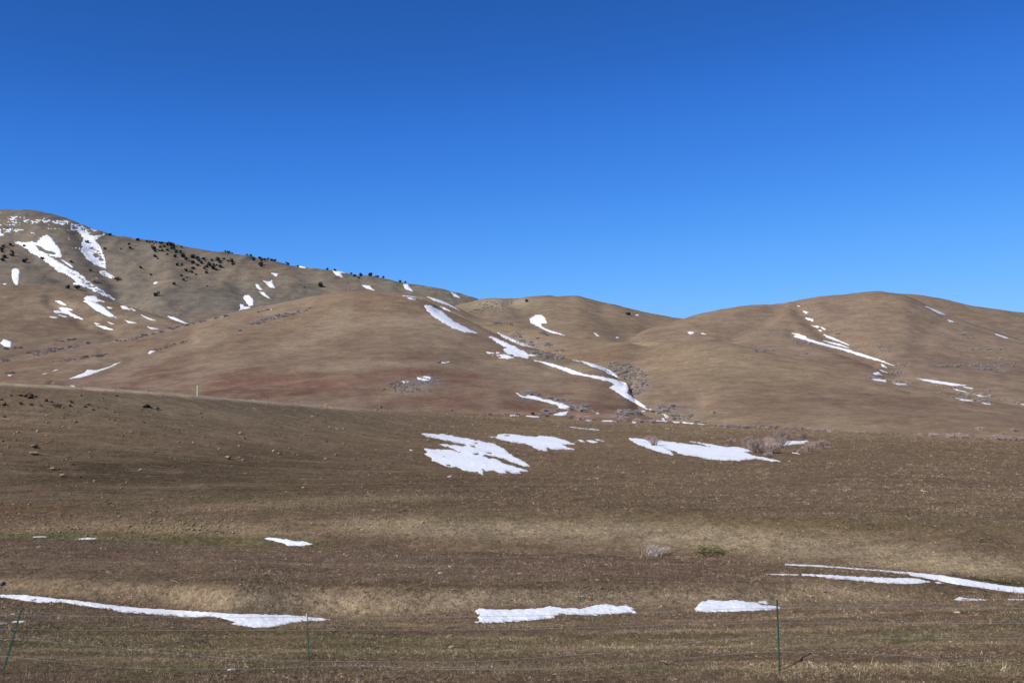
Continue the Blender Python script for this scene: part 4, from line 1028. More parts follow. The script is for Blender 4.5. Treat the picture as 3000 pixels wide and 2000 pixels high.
for e, lab in (((545, 212, 40), 'small juniper at the right end of the crest row beside snow'), ((435, 742, 50), 'lone dark juniper under the loose cluster'), ((105, 605, 45), 'small lone juniper on the slope left of the cluster'), ((180, 895, 95), 'largest lone juniper low on the mountain face'),
               ((1178, 280, 30, 1.6), 'thin pale tree standing alone on the skyline'), ((1225, 292, 50), 'left of two round junipers on the skyline'), ((1272, 298, 35), 'right of two round junipers on the skyline'), ((2075, 455, 60), 'juniper just left of the snow ribbon'), ((2215, 483, 35), 'small juniper below the snow ribbon'),
               ((915, 775, 25), 'tiny dark shrub alone in the middle of the face'), ((2310, 785, 35), 'small dark juniper left of the top of the central hill')):
    trees('S5', lab, [e], None)
trees('S4', 'juniper in the grove at the left edge of the mountain', [(45, 630, 60), (160, 605, 60), (30, 680, 70), (25, 710, 60), (190, 718, 60), (65, 790, 80), (180, 770, 70), (40, 835, 80)], 'junipers of the left edge grove')
for e, lab in (((370, 855, 90), 'big lone juniper right of the left edge grove'), ((370, 625, 60), 'juniper standing in the top of the big snow lobe'), ((648, 820, 55), 'juniper on the lower edge of the gully snow'), ((1085, 865, 55), 'juniper between the two snow gullies'), ((1388, 1003, 50), 'small juniper under the snow hollow'),
               ((115, 360, 30), 'tiny juniper on the flecked summit'), ((1330, 570, 60), 'juniper inside the snow filled hollow'), ((1685, 452, 65), 'juniper on the skyline at the head of the snow hollow'), ((1970, 600, 50), 'upper of two junipers right of the snow hollow'), ((1990, 652, 60), 'lower of two junipers right of the snow hollow'),
               ((1605, 672, 45), 'juniper touching the right edge of the snow hollow'), ((1850, 672, 35), 'small juniper between the snow hollow and the pair'), ((2160, 960, 60), 'juniper above the dirt track on the mountain face'), ((1040, 1255, 90), 'wide dark juniper on the foothill rim'), ((1180, 1265, 90), 'dark juniper on the foothill rim beside the gully snow'), ((2110, 530, 70), 'juniper on the skyline before the crest row')):
    trees('S4', lab, [e], None)
trees('B', 'juniper spaced along the lower mountain crest', [(675, 215, 25), (735, 222, 30), (860, 243, 20), (885, 232, 30), (935, 242, 35), (1005, 260, 45), (1065, 265, 20), (1050, 285, 18), (1105, 277, 25), (1235, 300, 28), (1275, 309, 20), (918, 295, 22)], 'junipers spaced along the lower crest')
trees('B', 'wide dark juniper clump above the top of the central hill', [(625, 353, 50)], None)
trees('B', 'small dark juniper left of the wide clump above the central hill', [(500, 367, 18)], None)
trees('C', 'lone juniper on the crest of the middle far hill', [(373, 213, 28)], None)
trees('C', 'lone leaning juniper on the right flank of the middle far hill', [(1152, 310, 38)], None)

# low coloured bushes
def clump(name, label, u, v, wpx, mat, seed, hs=.6, nl=700, ls=.05):
    loc, nm = hit(u, v)
    if loc is None: return
    s = wpx * loc.y / F
    me = leaf_cloud(seed, nl, 1.0, ls); me.name = name; me.materials.append(mat)
    o = obj(name, me, None, None, loc); o.scale = (s, s, s * hs)
    return tag(o, label, 'bush')
clump('red_bush', 'dull red bush in the mountain ravine beside broken snow', *px('S4', [(1790, 1160)])[0], 20, REDBUSH_M, 61, .8)
clump('brown_bush', 'brown bush between the two mountain gullies', *px('S4', [(1460, 1180)])[0], 24, SAGE_M, 62, .6)
clump('green_shrub', 'low sprawling green shrub on the tan bank right of the spiky bush', 2058, 1626, 112, GREENBUSH_M, 63, .34, 620, .032)

# hillside sage and valley willows: counted, the largest ones as single things, the rest as one mass
SB = [bush_meshes(500 + k, 34, 6, 1.0, .55, .026, .02) for k in range(4)]
SAGE_VF = [one_mesh('sage', a_, b_) for a_, b_ in SB]
SAGE_ME = [np_mesh('sagebrush', v_, f_, False) for v_, f_ in SAGE_VF]
VAL_ME = [m.copy() for m in SAGE_ME]
for m in SAGE_ME: m.materials.append(SAGE_M)
for m in VAL_ME: m.materials.append(WILLOW_TWIG_M)
PLANTS = []
def brush(c, poly, n, wpx, label, kind='sagebrush', jit=.45):
    P = px(c, poly); R = random.Random(len(PLANTS) * 7 + n)
    us = [p[0] for p in P]; vs_ = [p[1] for p in P]
    k = tries = 0
    while k < n and tries < n * 60:
        tries += 1
        u, v = R.uniform(min(us), max(us)), R.uniform(min(vs_), max(vs_))
        if signed(P, np.array([u]), np.array([v]))[0] < 0: continue
        loc, nm = hit(u, v)
        if loc is None: continue
        w = wpx * R.uniform(1 - jit, 1 + jit)
        PLANTS.append((w, kind, label, loc, w * loc.y / F, R.random()))
        k += 1
L_G = 'grey sagebrush on the gully side right of the snow river'
brush('C', [(930, 690), (1080, 685), (1210, 710), (1310, 800), (1290, 830), (1300, 870), (1230, 930), (1180, 935), (1150, 850), (1080, 790), (1000, 740)], 190, 10.5, L_G)
L = 'grey sagebrush on the rib between the two gully snow lines'
brush('C', [(400, 600), (470, 590), (670, 640), (650, 665), (520, 665), (430, 640)], 90, 10, L)
L = 'grey sagebrush scattered on the slope above the gully snow'
for poly, n in (([(240, 460), (330, 465), (330, 495), (250, 490)], 8), ([(430, 488), (460, 490), (455, 505)], 3), ([(310, 510), (430, 540), (430, 560), (320, 530)], 12), ([(500, 530), (570, 545), (560, 570), (500, 565)], 9), ([(560, 590), (700, 590), (700, 605), (570, 610)], 10), ([(100, 365), (270, 395), (260, 405), (120, 385)], 12), ([(430, 450), (530, 470), (530, 480)], 5)):
    brush('C', poly, n, 12, L)
L = 'grey bush around the zigzag snow low on the central hill'
for (poly, n), L in zip((([(330, 910), (470, 915), (470, 935), (340, 935)], 14), ([(530, 950), (690, 970), (690, 985), (540, 965)], 18), ([(690, 1015), (830, 1020), (830, 1045), (690, 1055)], 18), ([(760, 1050), (930, 1055), (930, 1072), (780, 1068)], 12), ([(500, 1050), (600, 1050), (590, 1085), (500, 1080)], 14), ([(320, 925), (380, 940), (360, 955)], 5)), ('grey bush along the upper edge of the zigzag snow', 'grey bush right of the bend of the zigzag snow', 'grey bush right of the lower end of the zigzag snow', 'grey bush in the low stand right of the snow puddle', 'grey bush left of the snow puddle above the cattle', 'grey bush at the left tip of the zigzag snow')):
    brush('C', poly, n, 15, L)
L = 'grey bush at the mouth of the gully below the snow river'
for (poly, n), L in zip((([(1060, 1055), (1150, 1045), (1250, 1060), (1250, 1090), (1070, 1098)], 30), ([(1280, 1030), (1400, 1060), (1390, 1085), (1290, 1060)], 12), ([(1380, 1010), (1420, 1012), (1415, 1045), (1380, 1040)], 6), ([(1430, 1030), (1500, 1025), (1500, 1070), (1430, 1070)], 8), ([(1470, 1005), (1560, 1000), (1560, 1025), (1480, 1025)], 7), ([(1480, 1095), (1640, 1090), (1640, 1125), (1490, 1135)], 20), ([(1650, 1130), (1740, 1130), (1740, 1155), (1660, 1155)], 12)), ('grey bush in the wide stand left of the gully mouth', 'grey bush at the very tip of the snow river', 'grey bush in the little knot right of the snow river tip', 'grey bush on the slope just right of the gully mouth', 'grey bush in the upper stand right of the gully mouth', 'grey bush on the bank above the snow slivers right of the gully', 'grey bush in the last clump before the long willow row')):
    brush('C', poly, n, 16, L)
brush('C', [(1798, 1066), (1806, 1066), (1806, 1074), (1798, 1074)], 1, 17, 'single grey bush alone on the lower ridge face right of the gully', jit=.05)
L = 'pinkish bare willow in the row along the valley bottom'
for (c, poly, n, w), L in zip((('C', [(700, 1105), (860, 1112), (860, 1128), (700, 1120)], 16, 18), ('C', [(860, 1112), (930, 1115), (930, 1130), (860, 1128)], 6, 14), ('C', [(1040, 1110), (1180, 1120), (1180, 1146), (1040, 1138)], 20, 20), ('C', [(1180, 1130), (1350, 1140), (1350, 1155), (1180, 1148)], 16, 17), ('C', [(1770, 1158), (2091, 1172), (2091, 1190), (1790, 1175)], 36, 17),
                      ('D', [(0, 1172), (300, 1185), (640, 1208), (640, 1220), (300, 1200), (0, 1188)], 44, 15), ('C', [(30, 1075), (220, 1080), (220, 1090), (40, 1088)], 7, 12), ('C', [(470, 1075), (530, 1080), (530, 1098), (470, 1096)], 7, 15)), ('bare willow in the first valley stand right of the cattle', 'bare willow in the short valley stand after the first', 'bare willow in the big valley stand below the gully mouth', 'bare willow in the valley stand right of the big one', 'bare willow at the left of the long even row under the ridge', 'bare willow in the right half of the long even row under the ridge', 'bare willow in the thin row left of the cattle', 'bare willow just right of the cattle')):
    brush(c, poly, n, w, L, 'valley_willow')
L = 'pinkish bare willow in the patches right of the row along the valley'
for (poly, n, w), L in zip((([(1230, 1236), (1310, 1240), (1310, 1250), (1230, 1248)], 8, 14), ([(1335, 1238), (1450, 1235), (1690, 1262), (1690, 1272), (1500, 1262), (1340, 1250)], 38, 20), ([(1830, 1252), (1920, 1250), (2010, 1270), (2090, 1275), (2090, 1288), (1840, 1278)], 28, 20), ([(1975, 1203), (2030, 1208), (2025, 1215)], 3, 16), ([(1900, 1222), (1930, 1226), (1925, 1235)], 2, 14)), ('bare willow in the small patch right of the long row', 'bare willow in the broad patch at right on the meadow crest', 'bare willow in the patch at the right edge of the valley', 'bare willow in the upper pair near the right edge', 'bare willow left of the right edge patch')):
    brush('D', poly, n, w, L, 'valley_willow')
brush('D', [(1742, 1198), (1750, 1198), (1750, 1206), (1742, 1206)], 1, 22, 'round bare willow alone above the valley patches', 'valley_willow', jit=.05)
L = 'grey sagebrush in the round stand on the central hill'
brush('B', [(1140, 1090), (1300, 1085), (1390, 1150), (1400, 1180), (1250, 1180), (1150, 1165)], 70, 9, L)
brush('B', [(1350, 1045), (1500, 1040), (1540, 1090), (1480, 1110), (1380, 1105)], 30, 9, L)
L = 'grey sagebrush in a small clump on the central hill'
for poly, n in (([(1510, 935), (1610, 930), (1600, 945), (1520, 950)], 8), ([(1430, 1160), (1465, 1160), (1460, 1178), (1430, 1176)], 4), ([(1090, 1145), (1110, 1145), (1110, 1160), (1090, 1160)], 2)):
    brush('B', poly, n, 10, L)
L = 'grey sagebrush in the bands on the left flank of the central hill'
for (c, poly, n), L in zip((('B', [(0, 690), (250, 590), (440, 545), (550, 528), (540, 540), (440, 580), (260, 615), (0, 705)], 70), ('B', [(130, 560), (180, 545), (240, 538), (230, 548), (150, 565)], 10), ('A', [(1280, 1135), (1420, 1095), (1420, 1105), (1290, 1140)], 12), ('A', [(1160, 1172), (1280, 1135), (1280, 1142), (1170, 1178)], 8)), ('grey sagebrush in the long slanting band on the left flank of the central hill', 'grey sagebrush in the strip beside the rim snow dash', 'grey sagebrush above the small snow knob at left', 'grey sagebrush just below the small snow knob at left')):
    brush(c, poly, n, 9, L)
L = 'grey sagebrush in the hollow left of the central hill'
for (poly, n), L in zip((([(0, 1150), (60, 1150), (60, 1165), (0, 1165)], 4), ([(90, 1145), (150, 1145), (150, 1160), (95, 1160)], 4), ([(190, 1185), (270, 1170), (500, 1150), (580, 1130), (600, 1145), (400, 1190), (250, 1215)], 40), ([(540, 1220), (830, 1195), (830, 1205), (560, 1240)], 24), ([(770, 1105), (1000, 1080), (1430, 965), (1750, 898), (1750, 906), (1440, 975), (1000, 1095)], 60), ([(340, 1155), (380, 1150), (380, 1160)], 3), ([(420, 1090), (570, 1075), (570, 1085), (430, 1105)], 8), ([(20, 1335), (110, 1325), (110, 1345), (30, 1350)], 8), ([(0, 1240), (80, 1240), (60, 1255), (0, 1255)], 6), ([(630, 1105), (675, 1105), (660, 1120), (640, 1118)], 3), ([(380, 1255), (520, 1240), (520, 1250)], 6)), ('grey sagebrush at the left edge under the rounded snow patch', 'grey sagebrush just right of the first bush at the left edge', 'grey sagebrush in the long band across the left hollow', 'grey sagebrush in the shorter lower band of the left hollow', 'grey sagebrush in the line running up to the rim of the central hill', 'grey sagebrush in the small bunch at the start of that band', 'grey sagebrush in the loose group above the long band', 'grey sagebrush low at the left edge above the near crest', 'grey sagebrush at the left edge below the long band', 'grey sagebrush in the round bunch above the long band', 'grey sagebrush in the sparse row above the forked snow streak')):
    brush('A', poly, n, 12, L)
L = 'grey sagebrush dotting the face of the right hill'
for poly, n in (([(1660, 575), (1900, 565), (1900, 595), (1680, 595)], 20), ([(1400, 705), (1700, 695), (1700, 715), (1420, 720)], 24), ([(1700, 695), (2050, 690), (2050, 735), (1750, 740)], 30), ([(1810, 735), (1990, 735), (1960, 765), (1850, 755)], 10), ([(1820, 650), (1920, 652), (1920, 662), (1830, 660)], 8), ([(1550, 465), (1630, 465), (1620, 475)], 5), ([(1620, 490), (1690, 495), (1680, 505)], 5), ([(1100, 695), (1190, 690), (1180, 720), (1110, 715)], 12), ([(1050, 755), (1190, 760), (1190, 790), (1060, 785)], 16), ([(970, 570), (1070, 570), (1060, 605), (990, 600)], 10), ([(340, 525), (470, 535), (470, 555), (350, 545)], 8), ([(370, 615), (460, 600), (440, 625)], 6), ([(640, 470), (710, 460), (690, 485)], 6), ([(1780, 895), (1830, 895), (1830, 905)], 3), ([(1975, 890), (2015, 890), (2015, 900)], 3)):
    brush('D', poly, n, 9, L)
L = 'grey bush along the crest and foot right of the near ridge'
for (poly, n), L in zip((([(890, 800), (1050, 808), (1050, 820), (900, 812)], 10), ([(1080, 832), (1260, 838), (1260, 855), (1090, 848)], 14), ([(1400, 908), (1490, 930), (1480, 942), (1400, 920)], 6), ([(1530, 945), (1700, 955), (1850, 985), (1840, 1003), (1700, 990), (1540, 960)], 24), ([(1400, 858), (1600, 885), (1850, 945), (2091, 995), (2091, 1008), (1850, 960), (1600, 900), (1400, 866)], 36), ([(0, 585), (180, 590), (180, 605), (0, 612)], 22), ([(1580, 910), (1690, 940), (1690, 955), (1590, 930)], 8)), ('grey bush above the left snow bit on the near ridge crest', 'grey bush above the right snow bit on the near ridge crest', 'grey bush at the left end of the snow scraps by the right foot', 'grey bush among the lower snow scraps by the right foot', 'grey bush in the long line descending to the right edge', 'grey bush on the top of the near ridge left of the diagonal snow', 'grey bush among the upper snow scraps by the right foot')):
    brush('D', poly, n, 11, L)
L = 'grey sagebrush speckling the saddle of the middle far hill'
for c, poly, n in (('B', [(1750, 560), (2000, 480), (2091, 470), (2091, 540), (1850, 580)], 40), ('B', [(1880, 610), (2060, 640), (2060, 660), (1950, 650)], 14), ('C', [(0, 210), (300, 200), (250, 260), (0, 290)], 40)):
    brush(c, poly, n, 6, L)
def place_plants(kind, meshes, vf, cat, group_word, nmax=285, massname='far_sagebrush', masslabel=''):
    L_ = sorted([p for p in PLANTS if p[1] == kind], key=lambda p: -p[0])
    for i, (w, k_, lab, loc, size, r) in enumerate(L_[:nmax]):
        o = obj(kind, meshes[i % len(meshes)], None, None, (loc.x, loc.y, loc.z - .03 * size))
        o.rotation_euler = (0, 0, r * 6.28); o.scale = (size, size, size * (.6 + .4 * ((r * 7.3) % 1)))
        tag(o, lab, cat, lab.split(' ', 1)[1])
    rest = L_[nmax:]
    if rest:
        Vs, Fs, off = [], [], 0
        for i, (w, k_, lab, loc, size, r) in enumerate(rest):
            v_, f_ = vf[i % len(vf)]
            f_ = f_[::2] if False else f_
            c_, s_ = math.cos(r * 6.28), math.sin(r * 6.28)
            R_ = np.array([[c_, -s_, 0], [s_, c_, 0], [0, 0, 1.0]])
            Vs.append((v_ @ R_.T) * size * np.array([1, 1, .8]) + np.array([loc.x, loc.y, loc.z - .03 * size])); Fs.append(f_ + off); off += len(v_)
        tag(obj(massname, np_mesh(massname, np.concatenate(Vs), np.concatenate(Fs), False), meshes[0].materials[0]), masslabel, 'bushes', kind='stuff')
place_plants('sagebrush', SAGE_ME, SAGE_VF, 'bush', 'sage', masslabel='smaller grey sagebrush spread over the hillsides')
place_plants('valley_willow', VAL_ME, SAGE_VF, 'bush', 'willow', massname='far_willows', masslabel='smaller bare willows along the valley bottom')

# ------------------------------------------------------------------ rocks
def rock_mesh(seed, flat, sub=2, name='rock'):
    import bmesh
    bm = bmesh.new(); bmesh.ops.create_icosphere(bm, subdivisions=sub, radius=.5)
    R = np.random.default_rng(seed)
    cuts = R.normal(0, 1, (9, 3)); cuts /= np.linalg.norm(cuts, axis=1)[:, None]
    dist = R.uniform(.30, .46, 9)
    sc = np.array([1.0, R.uniform(.6, .95), flat])
    for v in bm.verts:
        p = np.array(v.co)
        for c, d in zip(cuts, dist):
            t = p @ c - d
            if t > 0: p = p - c * t
        v.co = Vector(p * sc)
    me = bpy.data.meshes.new(name); bm.to_mesh(me); bm.free()
    return me
ROCKS = [rock_mesh(700 + k, f) for k, f in enumerate((.55, .4, .7, .3, .5, .62))]
for m in ROCKS: m.materials.append(ROCK_M)
RTRI = []
for m in [rock_mesh(720 + k, f, 1) for k, f in enumerate((.55, .4, .7, .3))]:
    v_ = np.empty(len(m.vertices) * 3, np.float32); m.vertices.foreach_get('co', v_)
    f_ = np.empty(len(m.loops), np.int32); m.loops.foreach_get('vertex_index', f_)
    RTRI.append((v_.reshape(-1, 3), f_.reshape(-1, 3)))

def put_rock(u, v, wpx, label, group=None, mesh=None, mat=None, name='rock', sink=.2, hs=1.15):
    loc, nm = hit(u, v)
    if loc is None: return
    s = wpx * loc.y / F
    me = mesh or ROCKS[random.randrange(6)]
    if mat is not None:
        key = me.name + mat.name
        if key not in bpy.data.meshes:
            m2 = me.copy(); m2.name = key; m2.materials.clear(); m2.materials.append(mat)
        me = bpy.data.meshes[key]
    o = obj(name, me, None, None, (loc.x, loc.y, loc.z + s * sink))
    o.rotation_euler = (random.gauss(0, .15), random.gauss(0, .15), random.uniform(0, 6.28)); o.scale = (s, s, s * hs)
    return tag(o, label, 'rock', group)

put_rock(82, 1153, 12, 'orange tan stone on top of the dark outcrop near the ridge crest', hs=1.3)
for i, (x, y, w) in enumerate(((60, 1160, 14), (74, 1162, 16), (92, 1161, 18), (104, 1164, 14), (88, 1167, 20))):
    put_rock(x, y, w, 'dark boulder of the outcrop under the orange stone', 'dark outcrop under the orange stone', mat=ROCK_DARK_M, hs=1.2)
for i, (x, y, w) in enumerate(((33, 1160, 11), (4, 1172, 14), (12, 1187, 16), (60, 1184, 18), (92, 1187, 13), (135, 1175, 16), (150, 1178, 13), (120, 1190, 12), (207, 1176, 10), (210, 1180, 11), (258, 1186, 14), (248, 1192, 10), (205, 1190, 12), (13, 1222, 12), (310, 1197, 10), (302, 1167, 9), (238, 1160, 10), (342, 1161, 11), (273, 1202, 10), (432, 1192, 16), (420, 1194, 12), (460, 1200, 12))):
    put_rock(x, y, w, 'dark rock in the rubble band below the ridge crest at left', 'dark rubble below the ridge crest', mat=ROCK_DARK_M)
put_rock(167, 1193, 34, 'long dark flat slab in the rubble below the ridge crest', mesh=ROCKS[3], mat=ROCK_DARK_M, hs=.8)
def pe(x, y): return px('E', [(x, y)])[0]
for x, y, w, lab in ((262, 552, 70, 'upper of two long tan slabs on the left slope'), (260, 607, 80, 'lower of two long tan slabs on the left slope'), (405, 722, 60, 'broad blocky rock left of centre on the left slope'), (450, 720, 26, 'small rock touching the broad blocky one'), (480, 775, 66, 'low grey slab below the broad blocky rock'),
                     (1745, 638, 70, 'flat pale slab alone on the right of the stony slope'), (1185, 588, 26, 'upright pale stone with a dark side on the stony slope'), (1835, 545, 36, 'orange stone on the right of the stony slope'), (1190, 1047, 40, 'grey block above the rocky bank'), (465, 1065, 40, 'tan stone above the left end of the rocky bank'),
                     (555, 683, 30, 'dark grey block right of the long slabs'), (615, 780, 34, 'thin dark slab on the lower slope'), (725, 815, 44, 'rough cluster stone on the lower slope'), (1115, 243, 66, 'dark flat outcrop near the ridge crest at centre left'), (1205, 258, 40, 'small dark outcrop right of the flat one')):
    u, v = pe(x, y)
    put_rock(u, v, w / 2.61, lab, mesh=ROCKS[1 if w > 50 else 0], mat=ROCK_DARK_M if 'dark' in lab else None)
put_rock(1254, 1292, 14, 'pale boulder just left of the largest meadow snow patch', mat=ROCK_PALE_M)
put_rock(3, 1712, 24, 'round pale boulder cut off by the left edge', mat=ROCK_PALE_M, hs=1.6, sink=.25)
for x, y, w, lab in ((1010, 1623, 12, 'left of two pale stones on the berm'), (1016, 1628, 12, 'right of two pale stones on the berm'), (1318, 1660, 15, 'pale stone on the berm top at centre'), (1280, 1671, 15, 'left pale stone of a pair on the berm'), (1290, 1679, 15, 'right pale stone of a pair on the berm'), (1522, 1680, 13, 'small pale stone on the berm right of centre'), (1713, 1699, 14, 'dark stone on the berm above the ditch snow'), (2085, 1746, 15, 'orange stone above the rounded snow patch'),
                     (2803, 1795, 22, 'flat pale stone on the grass near the right edge'), (2866, 1798, 15, 'smaller pale stone right of the flat one'), (2415, 1733, 14, 'white stone on the tan bank at right'), (2853, 1733, 8, 'white pebble under the broad snow band'), (1325, 1896, 26, 'tan flat stone with a dark hollow beside it in the foreground'), (1318, 1864, 24, 'tan flat stone above the one with the hollow'), (38, 1800, 16, 'pale chip of rock beside the leaning post')):
    put_rock(x, y, w, lab, mat=ROCK_DARK_M if lab.startswith('dark') else (ROCK_M if 'tan' in lab or 'orange' in lab else ROCK_PALE_M), mesh=ROCKS[1], sink=.08)
# the stony slope, rocky bank and loose stones: the largest as single rocks, the small ones as one mass
cand = []
def scatter(n, u0, u1, v0, v1, lo, hi, dens, label, mat, sigma=.45):
    U = rng.uniform(u0, u1, n); V = rng.uniform(v0, v1, n)
    keep = rng.random(n) < dens(U, V)
    W = np.clip(lo * np.exp(rng.normal(0, sigma, n)), lo * .45, hi)
    for u, v, w in zip(U[keep], V[keep], W[keep]): cand.append((w, u, v, label, mat))
def d_slope(U, V):
    c = fbm(U / 90, V / 40, 3, 301)
    return np.clip((1 - U / 1500) * (.65 + .9 * c) * (1 - .75 * np.exp(-(((U - 560) / 330) ** 2 + ((V - 1400) / 60) ** 2))), 0, 1)
scatter(6500, 0, 1350, 1190, 1540, 4.2, 11, d_slope, 'tan stone among many strewn over the left slope', 'rock')
scatter(700, 60, 720, 1518, 1578, 5.0, 11, lambda U, V: np.clip(1 - np.abs(V - 1550) / 34, 0, 1), 'tan stone in the rubble of the rocky creek bank', 'rock')
scatter(2000, 1000, 3000, 1330, 1560, 2.6, 6.5, lambda U, V: np.clip(.5 + fbm(U / 120, V / 30, 3, 303), 0, 1), 'small pale stone on the meadow beyond the creek', 'pale')
scatter(500, 0, 3000, 1590, 1720, 3.6, 9, lambda U, V: np.clip(.35 + fbm(U / 120, V / 30, 3, 305), 0, 1), 'small pale stone on the berm', 'pale')
scatter(260, 0, 3000, 1800, 1990, 4, 10, lambda U, V: np.clip(.3 + fbm(U / 120, V / 30, 3, 307), 0, 1), 'small pale stone in the grass by the fence', 'pale')
cand.sort(key=lambda c: -c[0])
NBIG = 225
def stone_label(lab, u, v):
    if 'left slope' in lab:
        if v < 1240: return 'tan stone high on the left slope just under the ridge crest'
        if u < 260: return 'tan stone on the left slope near the two long slabs' if v < 1360 else 'tan stone on the left slope below the broad blocky rock'
        if u < 560: return 'tan stone on the left slope around the upright pale stone' if v < 1360 else 'tan stone low on the left slope under the upright pale stone'
        return 'tan stone on the stony slope around the flat pale slab' if u < 860 else 'tan stone strewn left of the largest meadow snow patch'
    if 'creek bank' in lab: return lab + (' at its left end' if u < 250 else ' in its middle' if u < 480 else ' at its right end')
    if 'fence' in lab: return lab + (', left of the middle post' if u < 900 else ', between the two tall posts' if u < 2280 else ', right of the upright post')
    if 'berm' in lab: return lab + (' at left' if u < 1000 else ' at centre' if u < 2000 else ' at right')
    return lab
for w, u, v, lab, mt in cand[:NBIG]:
    lab = stone_label(lab, u, v)
    put_rock(u, v, w, lab, lab.split(' ', 1)[1], mat=None if mt == 'rock' else ROCK_PALE_M)
for mt, nm_, lab, M_ in (('rock', 'small_stones', 'small stones strewn over the left slope and rocky bank', ROCK_M), ('pale', 'pale_pebbles', 'pale pebbles strewn over meadow, berm and foreground', ROCK_PALE_M)):
    Vs, Fs, off = [], [], 0
    for w, u, v, _, m_ in cand[NBIG:]:
        if m_ != mt: continue
        loc, _n = hit(u, v)
        if loc is None or loc.y > 260: continue
        s = w * loc.y / F; v_, f_ = RTRI[random.randrange(4)]; r = random.uniform(0, 6.28)
        c_, s_ = math.cos(r), math.sin(r)
        Vs.append((v_ @ np.array([[c_, -s_, 0], [s_, c_, 0], [0, 0, 1.0]]).T) * s + np.array([loc.x, loc.y, loc.z + .16 * s])); Fs.append(f_ + off); off += len(v_)
    tag(obj(nm_, np_mesh(nm_, np.concatenate(Vs), np.concatenate(Fs), False), M_), lab, 'stones', kind='stuff')
# outcrop on the mountain
for x, y, w in ((630, 1130, 26), (655, 1115, 30), (675, 1100, 30), (640, 1145, 22)):
    put_rock(*px('S4', [(x, y)])[0], w / 4.5, 'grey rock of the small outcrop on the mountain face', 'small outcrop on the mountain face', hs=1.4)

# ------------------------------------------------------------------ near wire fence
FY = 21.5
def at_fence(u, v, Y=FY):
    d = pix_dir(u, v); return Vector(d * (Y / d[1]))
fence = bpy.data.objects.new('wire_fence', None); COL.objects.link(fence)
fence.location = down(0, FY)[0]
tag(fence, 'sagging wire fence on green steel posts across the foreground', 'fence')
fo = Vector(fence.location)
def tpost(name, top, base, label, wid=.034, mat=GREENPAINT_M):
    a_, b_ = at_fence(*top), at_fence(*base)
    g = down(b_.x, b_.y)[0]
    b_ = Vector((b_.x, b_.y, min(b_.z, g.z) - .12))
    ax = (a_ - b_); L_ = ax.length; ax.normalize()
    side = Vector((1, 0, 0)); side = (side - ax * side.dot(ax)).normalized(); nrm = ax.cross(side).normalized()   # nrm points away or towards the road
    if nrm.y > 0: nrm = -nrm
    Vl, Fl = [], []
    def box(c, hx, hy, l0, l1):
        s0 = len(Vl)
        for l in (l0, l1):
            for sx, sy in ((-1, -1), (1, -1), (1, 1), (-1, 1)):
                Vl.append(tuple(b_ + ax * l + side * (c[0] + sx * hx) + nrm * (c[1] + sy * hy)))
        Fl.extend([(s0, s0 + 3, s0 + 2, s0 + 1), (s0 + 4, s0 + 5, s0 + 6, s0 + 7)])
        for k in range(4): Fl.append((s0 + k, s0 + (k + 1) % 4, s0 + 4 + (k + 1) % 4, s0 + 4 + k))
    box((0, 0), wid / 2, .004, 0, L_)                    # flange
    box((0, -.0185), .0035, .014, 0, L_ - .001)          # web behind it
    l = .25
    while l < L_ - .03:                                   # studs on the face
        box((0, .0075), .006, .0032, l, l + .022); l += .055
    me = np_mesh(name, np.array(Vl) - np.array(fo), Fl, False)
    o = obj(name, me, mat, fence)
    o['label'] = label
    return o, a_, b_
p_r, _, _ = tpost('steel_post', (2276, 1755), (2285, 1958), 'upright dark green steel post', .031)
p_l, _, _ = tpost('steel_post', (62, 1785), (2, 1950), 'green steel post leaning to the right', .033)
p_m, ma, mb = tpost('steel_post', (899, 1797), (909, 1962), 'thin green post with a pale tip', .013)
Vl, Fl = [], []
up = (ma - mb).normalized()
tube(Vl, Fl, [ma - up * .13, ma - up * .06, ma + up * .006], .0165, .0165, 8)
s0 = len(Vl); Vl.append(tuple(ma + up * .010)); Fl2 = [(s0 - 8 + k, s0 - 8 + (k + 1) % 8, s0, s0) for k in range(8)]
me = bpy.data.meshes.new('post_tip'); me.from_pydata([tuple(Vector(v) - fo) for v in Vl], [], [tuple(f) for f in Fl] + [(f[0], f[1], f[2]) for f in Fl2]); me.materials.append(WHITEPAINT_M)
tip = obj('post_tip', me, None, p_m)
Vl, Fl = [], []
def wire(pts):
    us_ = np.array([p[0] for p in pts], float); vs2 = np.array([p[1] for p in pts], float)
    uu = np.arange(us_[0], us_[-1] + 1, 14.0)
    vv = pchip(us_, vs2, uu) + 1.0 * fbm(uu / 60, uu * 0 + pts[0][1], 2, 5)
    P_ = [at_fence(u, v, FY - .03) for u, v in zip(uu, vv)]
    Vl, Fl = [], []
    tube(Vl, Fl, P_, .0021, .0021, 4)
    for i in range(3, len(P_) - 1, 2):                    # barbs
        p = P_[i]
        for d in ((.006, -.004, .02), (-.006, .004, .02), (.004, -.012, -.016)):
            tube(Vl, Fl, [p, p + Vector(d)], .0012, .0008, 3)
    Vl = [tuple(Vector(v) - fo) for v in Vl]
    me = bpy.data.meshes.new('wire'); me.from_pydata(Vl, [], Fl); me.materials.append(WIRE_M)
    obj('wire', me, None, fence)
wire([(-500, 1798), (56, 1801), (500, 1806), (901, 1807), (1300, 1806), (1700, 1799), (2278, 1780), (2600, 1779), (3000, 1781), (3600, 1790)])
wire([(-500, 1840), (45, 1843), (500, 1846), (904, 1845), (1500, 1842), (2279, 1823), (3000, 1825), (3600, 1830)])
wire([(-500, 1868), (33, 1872), (300, 1893), (700, 1928), (907, 1935), (1300, 1938), (1700, 1916), (2281, 1865), (2700, 1868), (3000, 1870), (3600, 1880)])
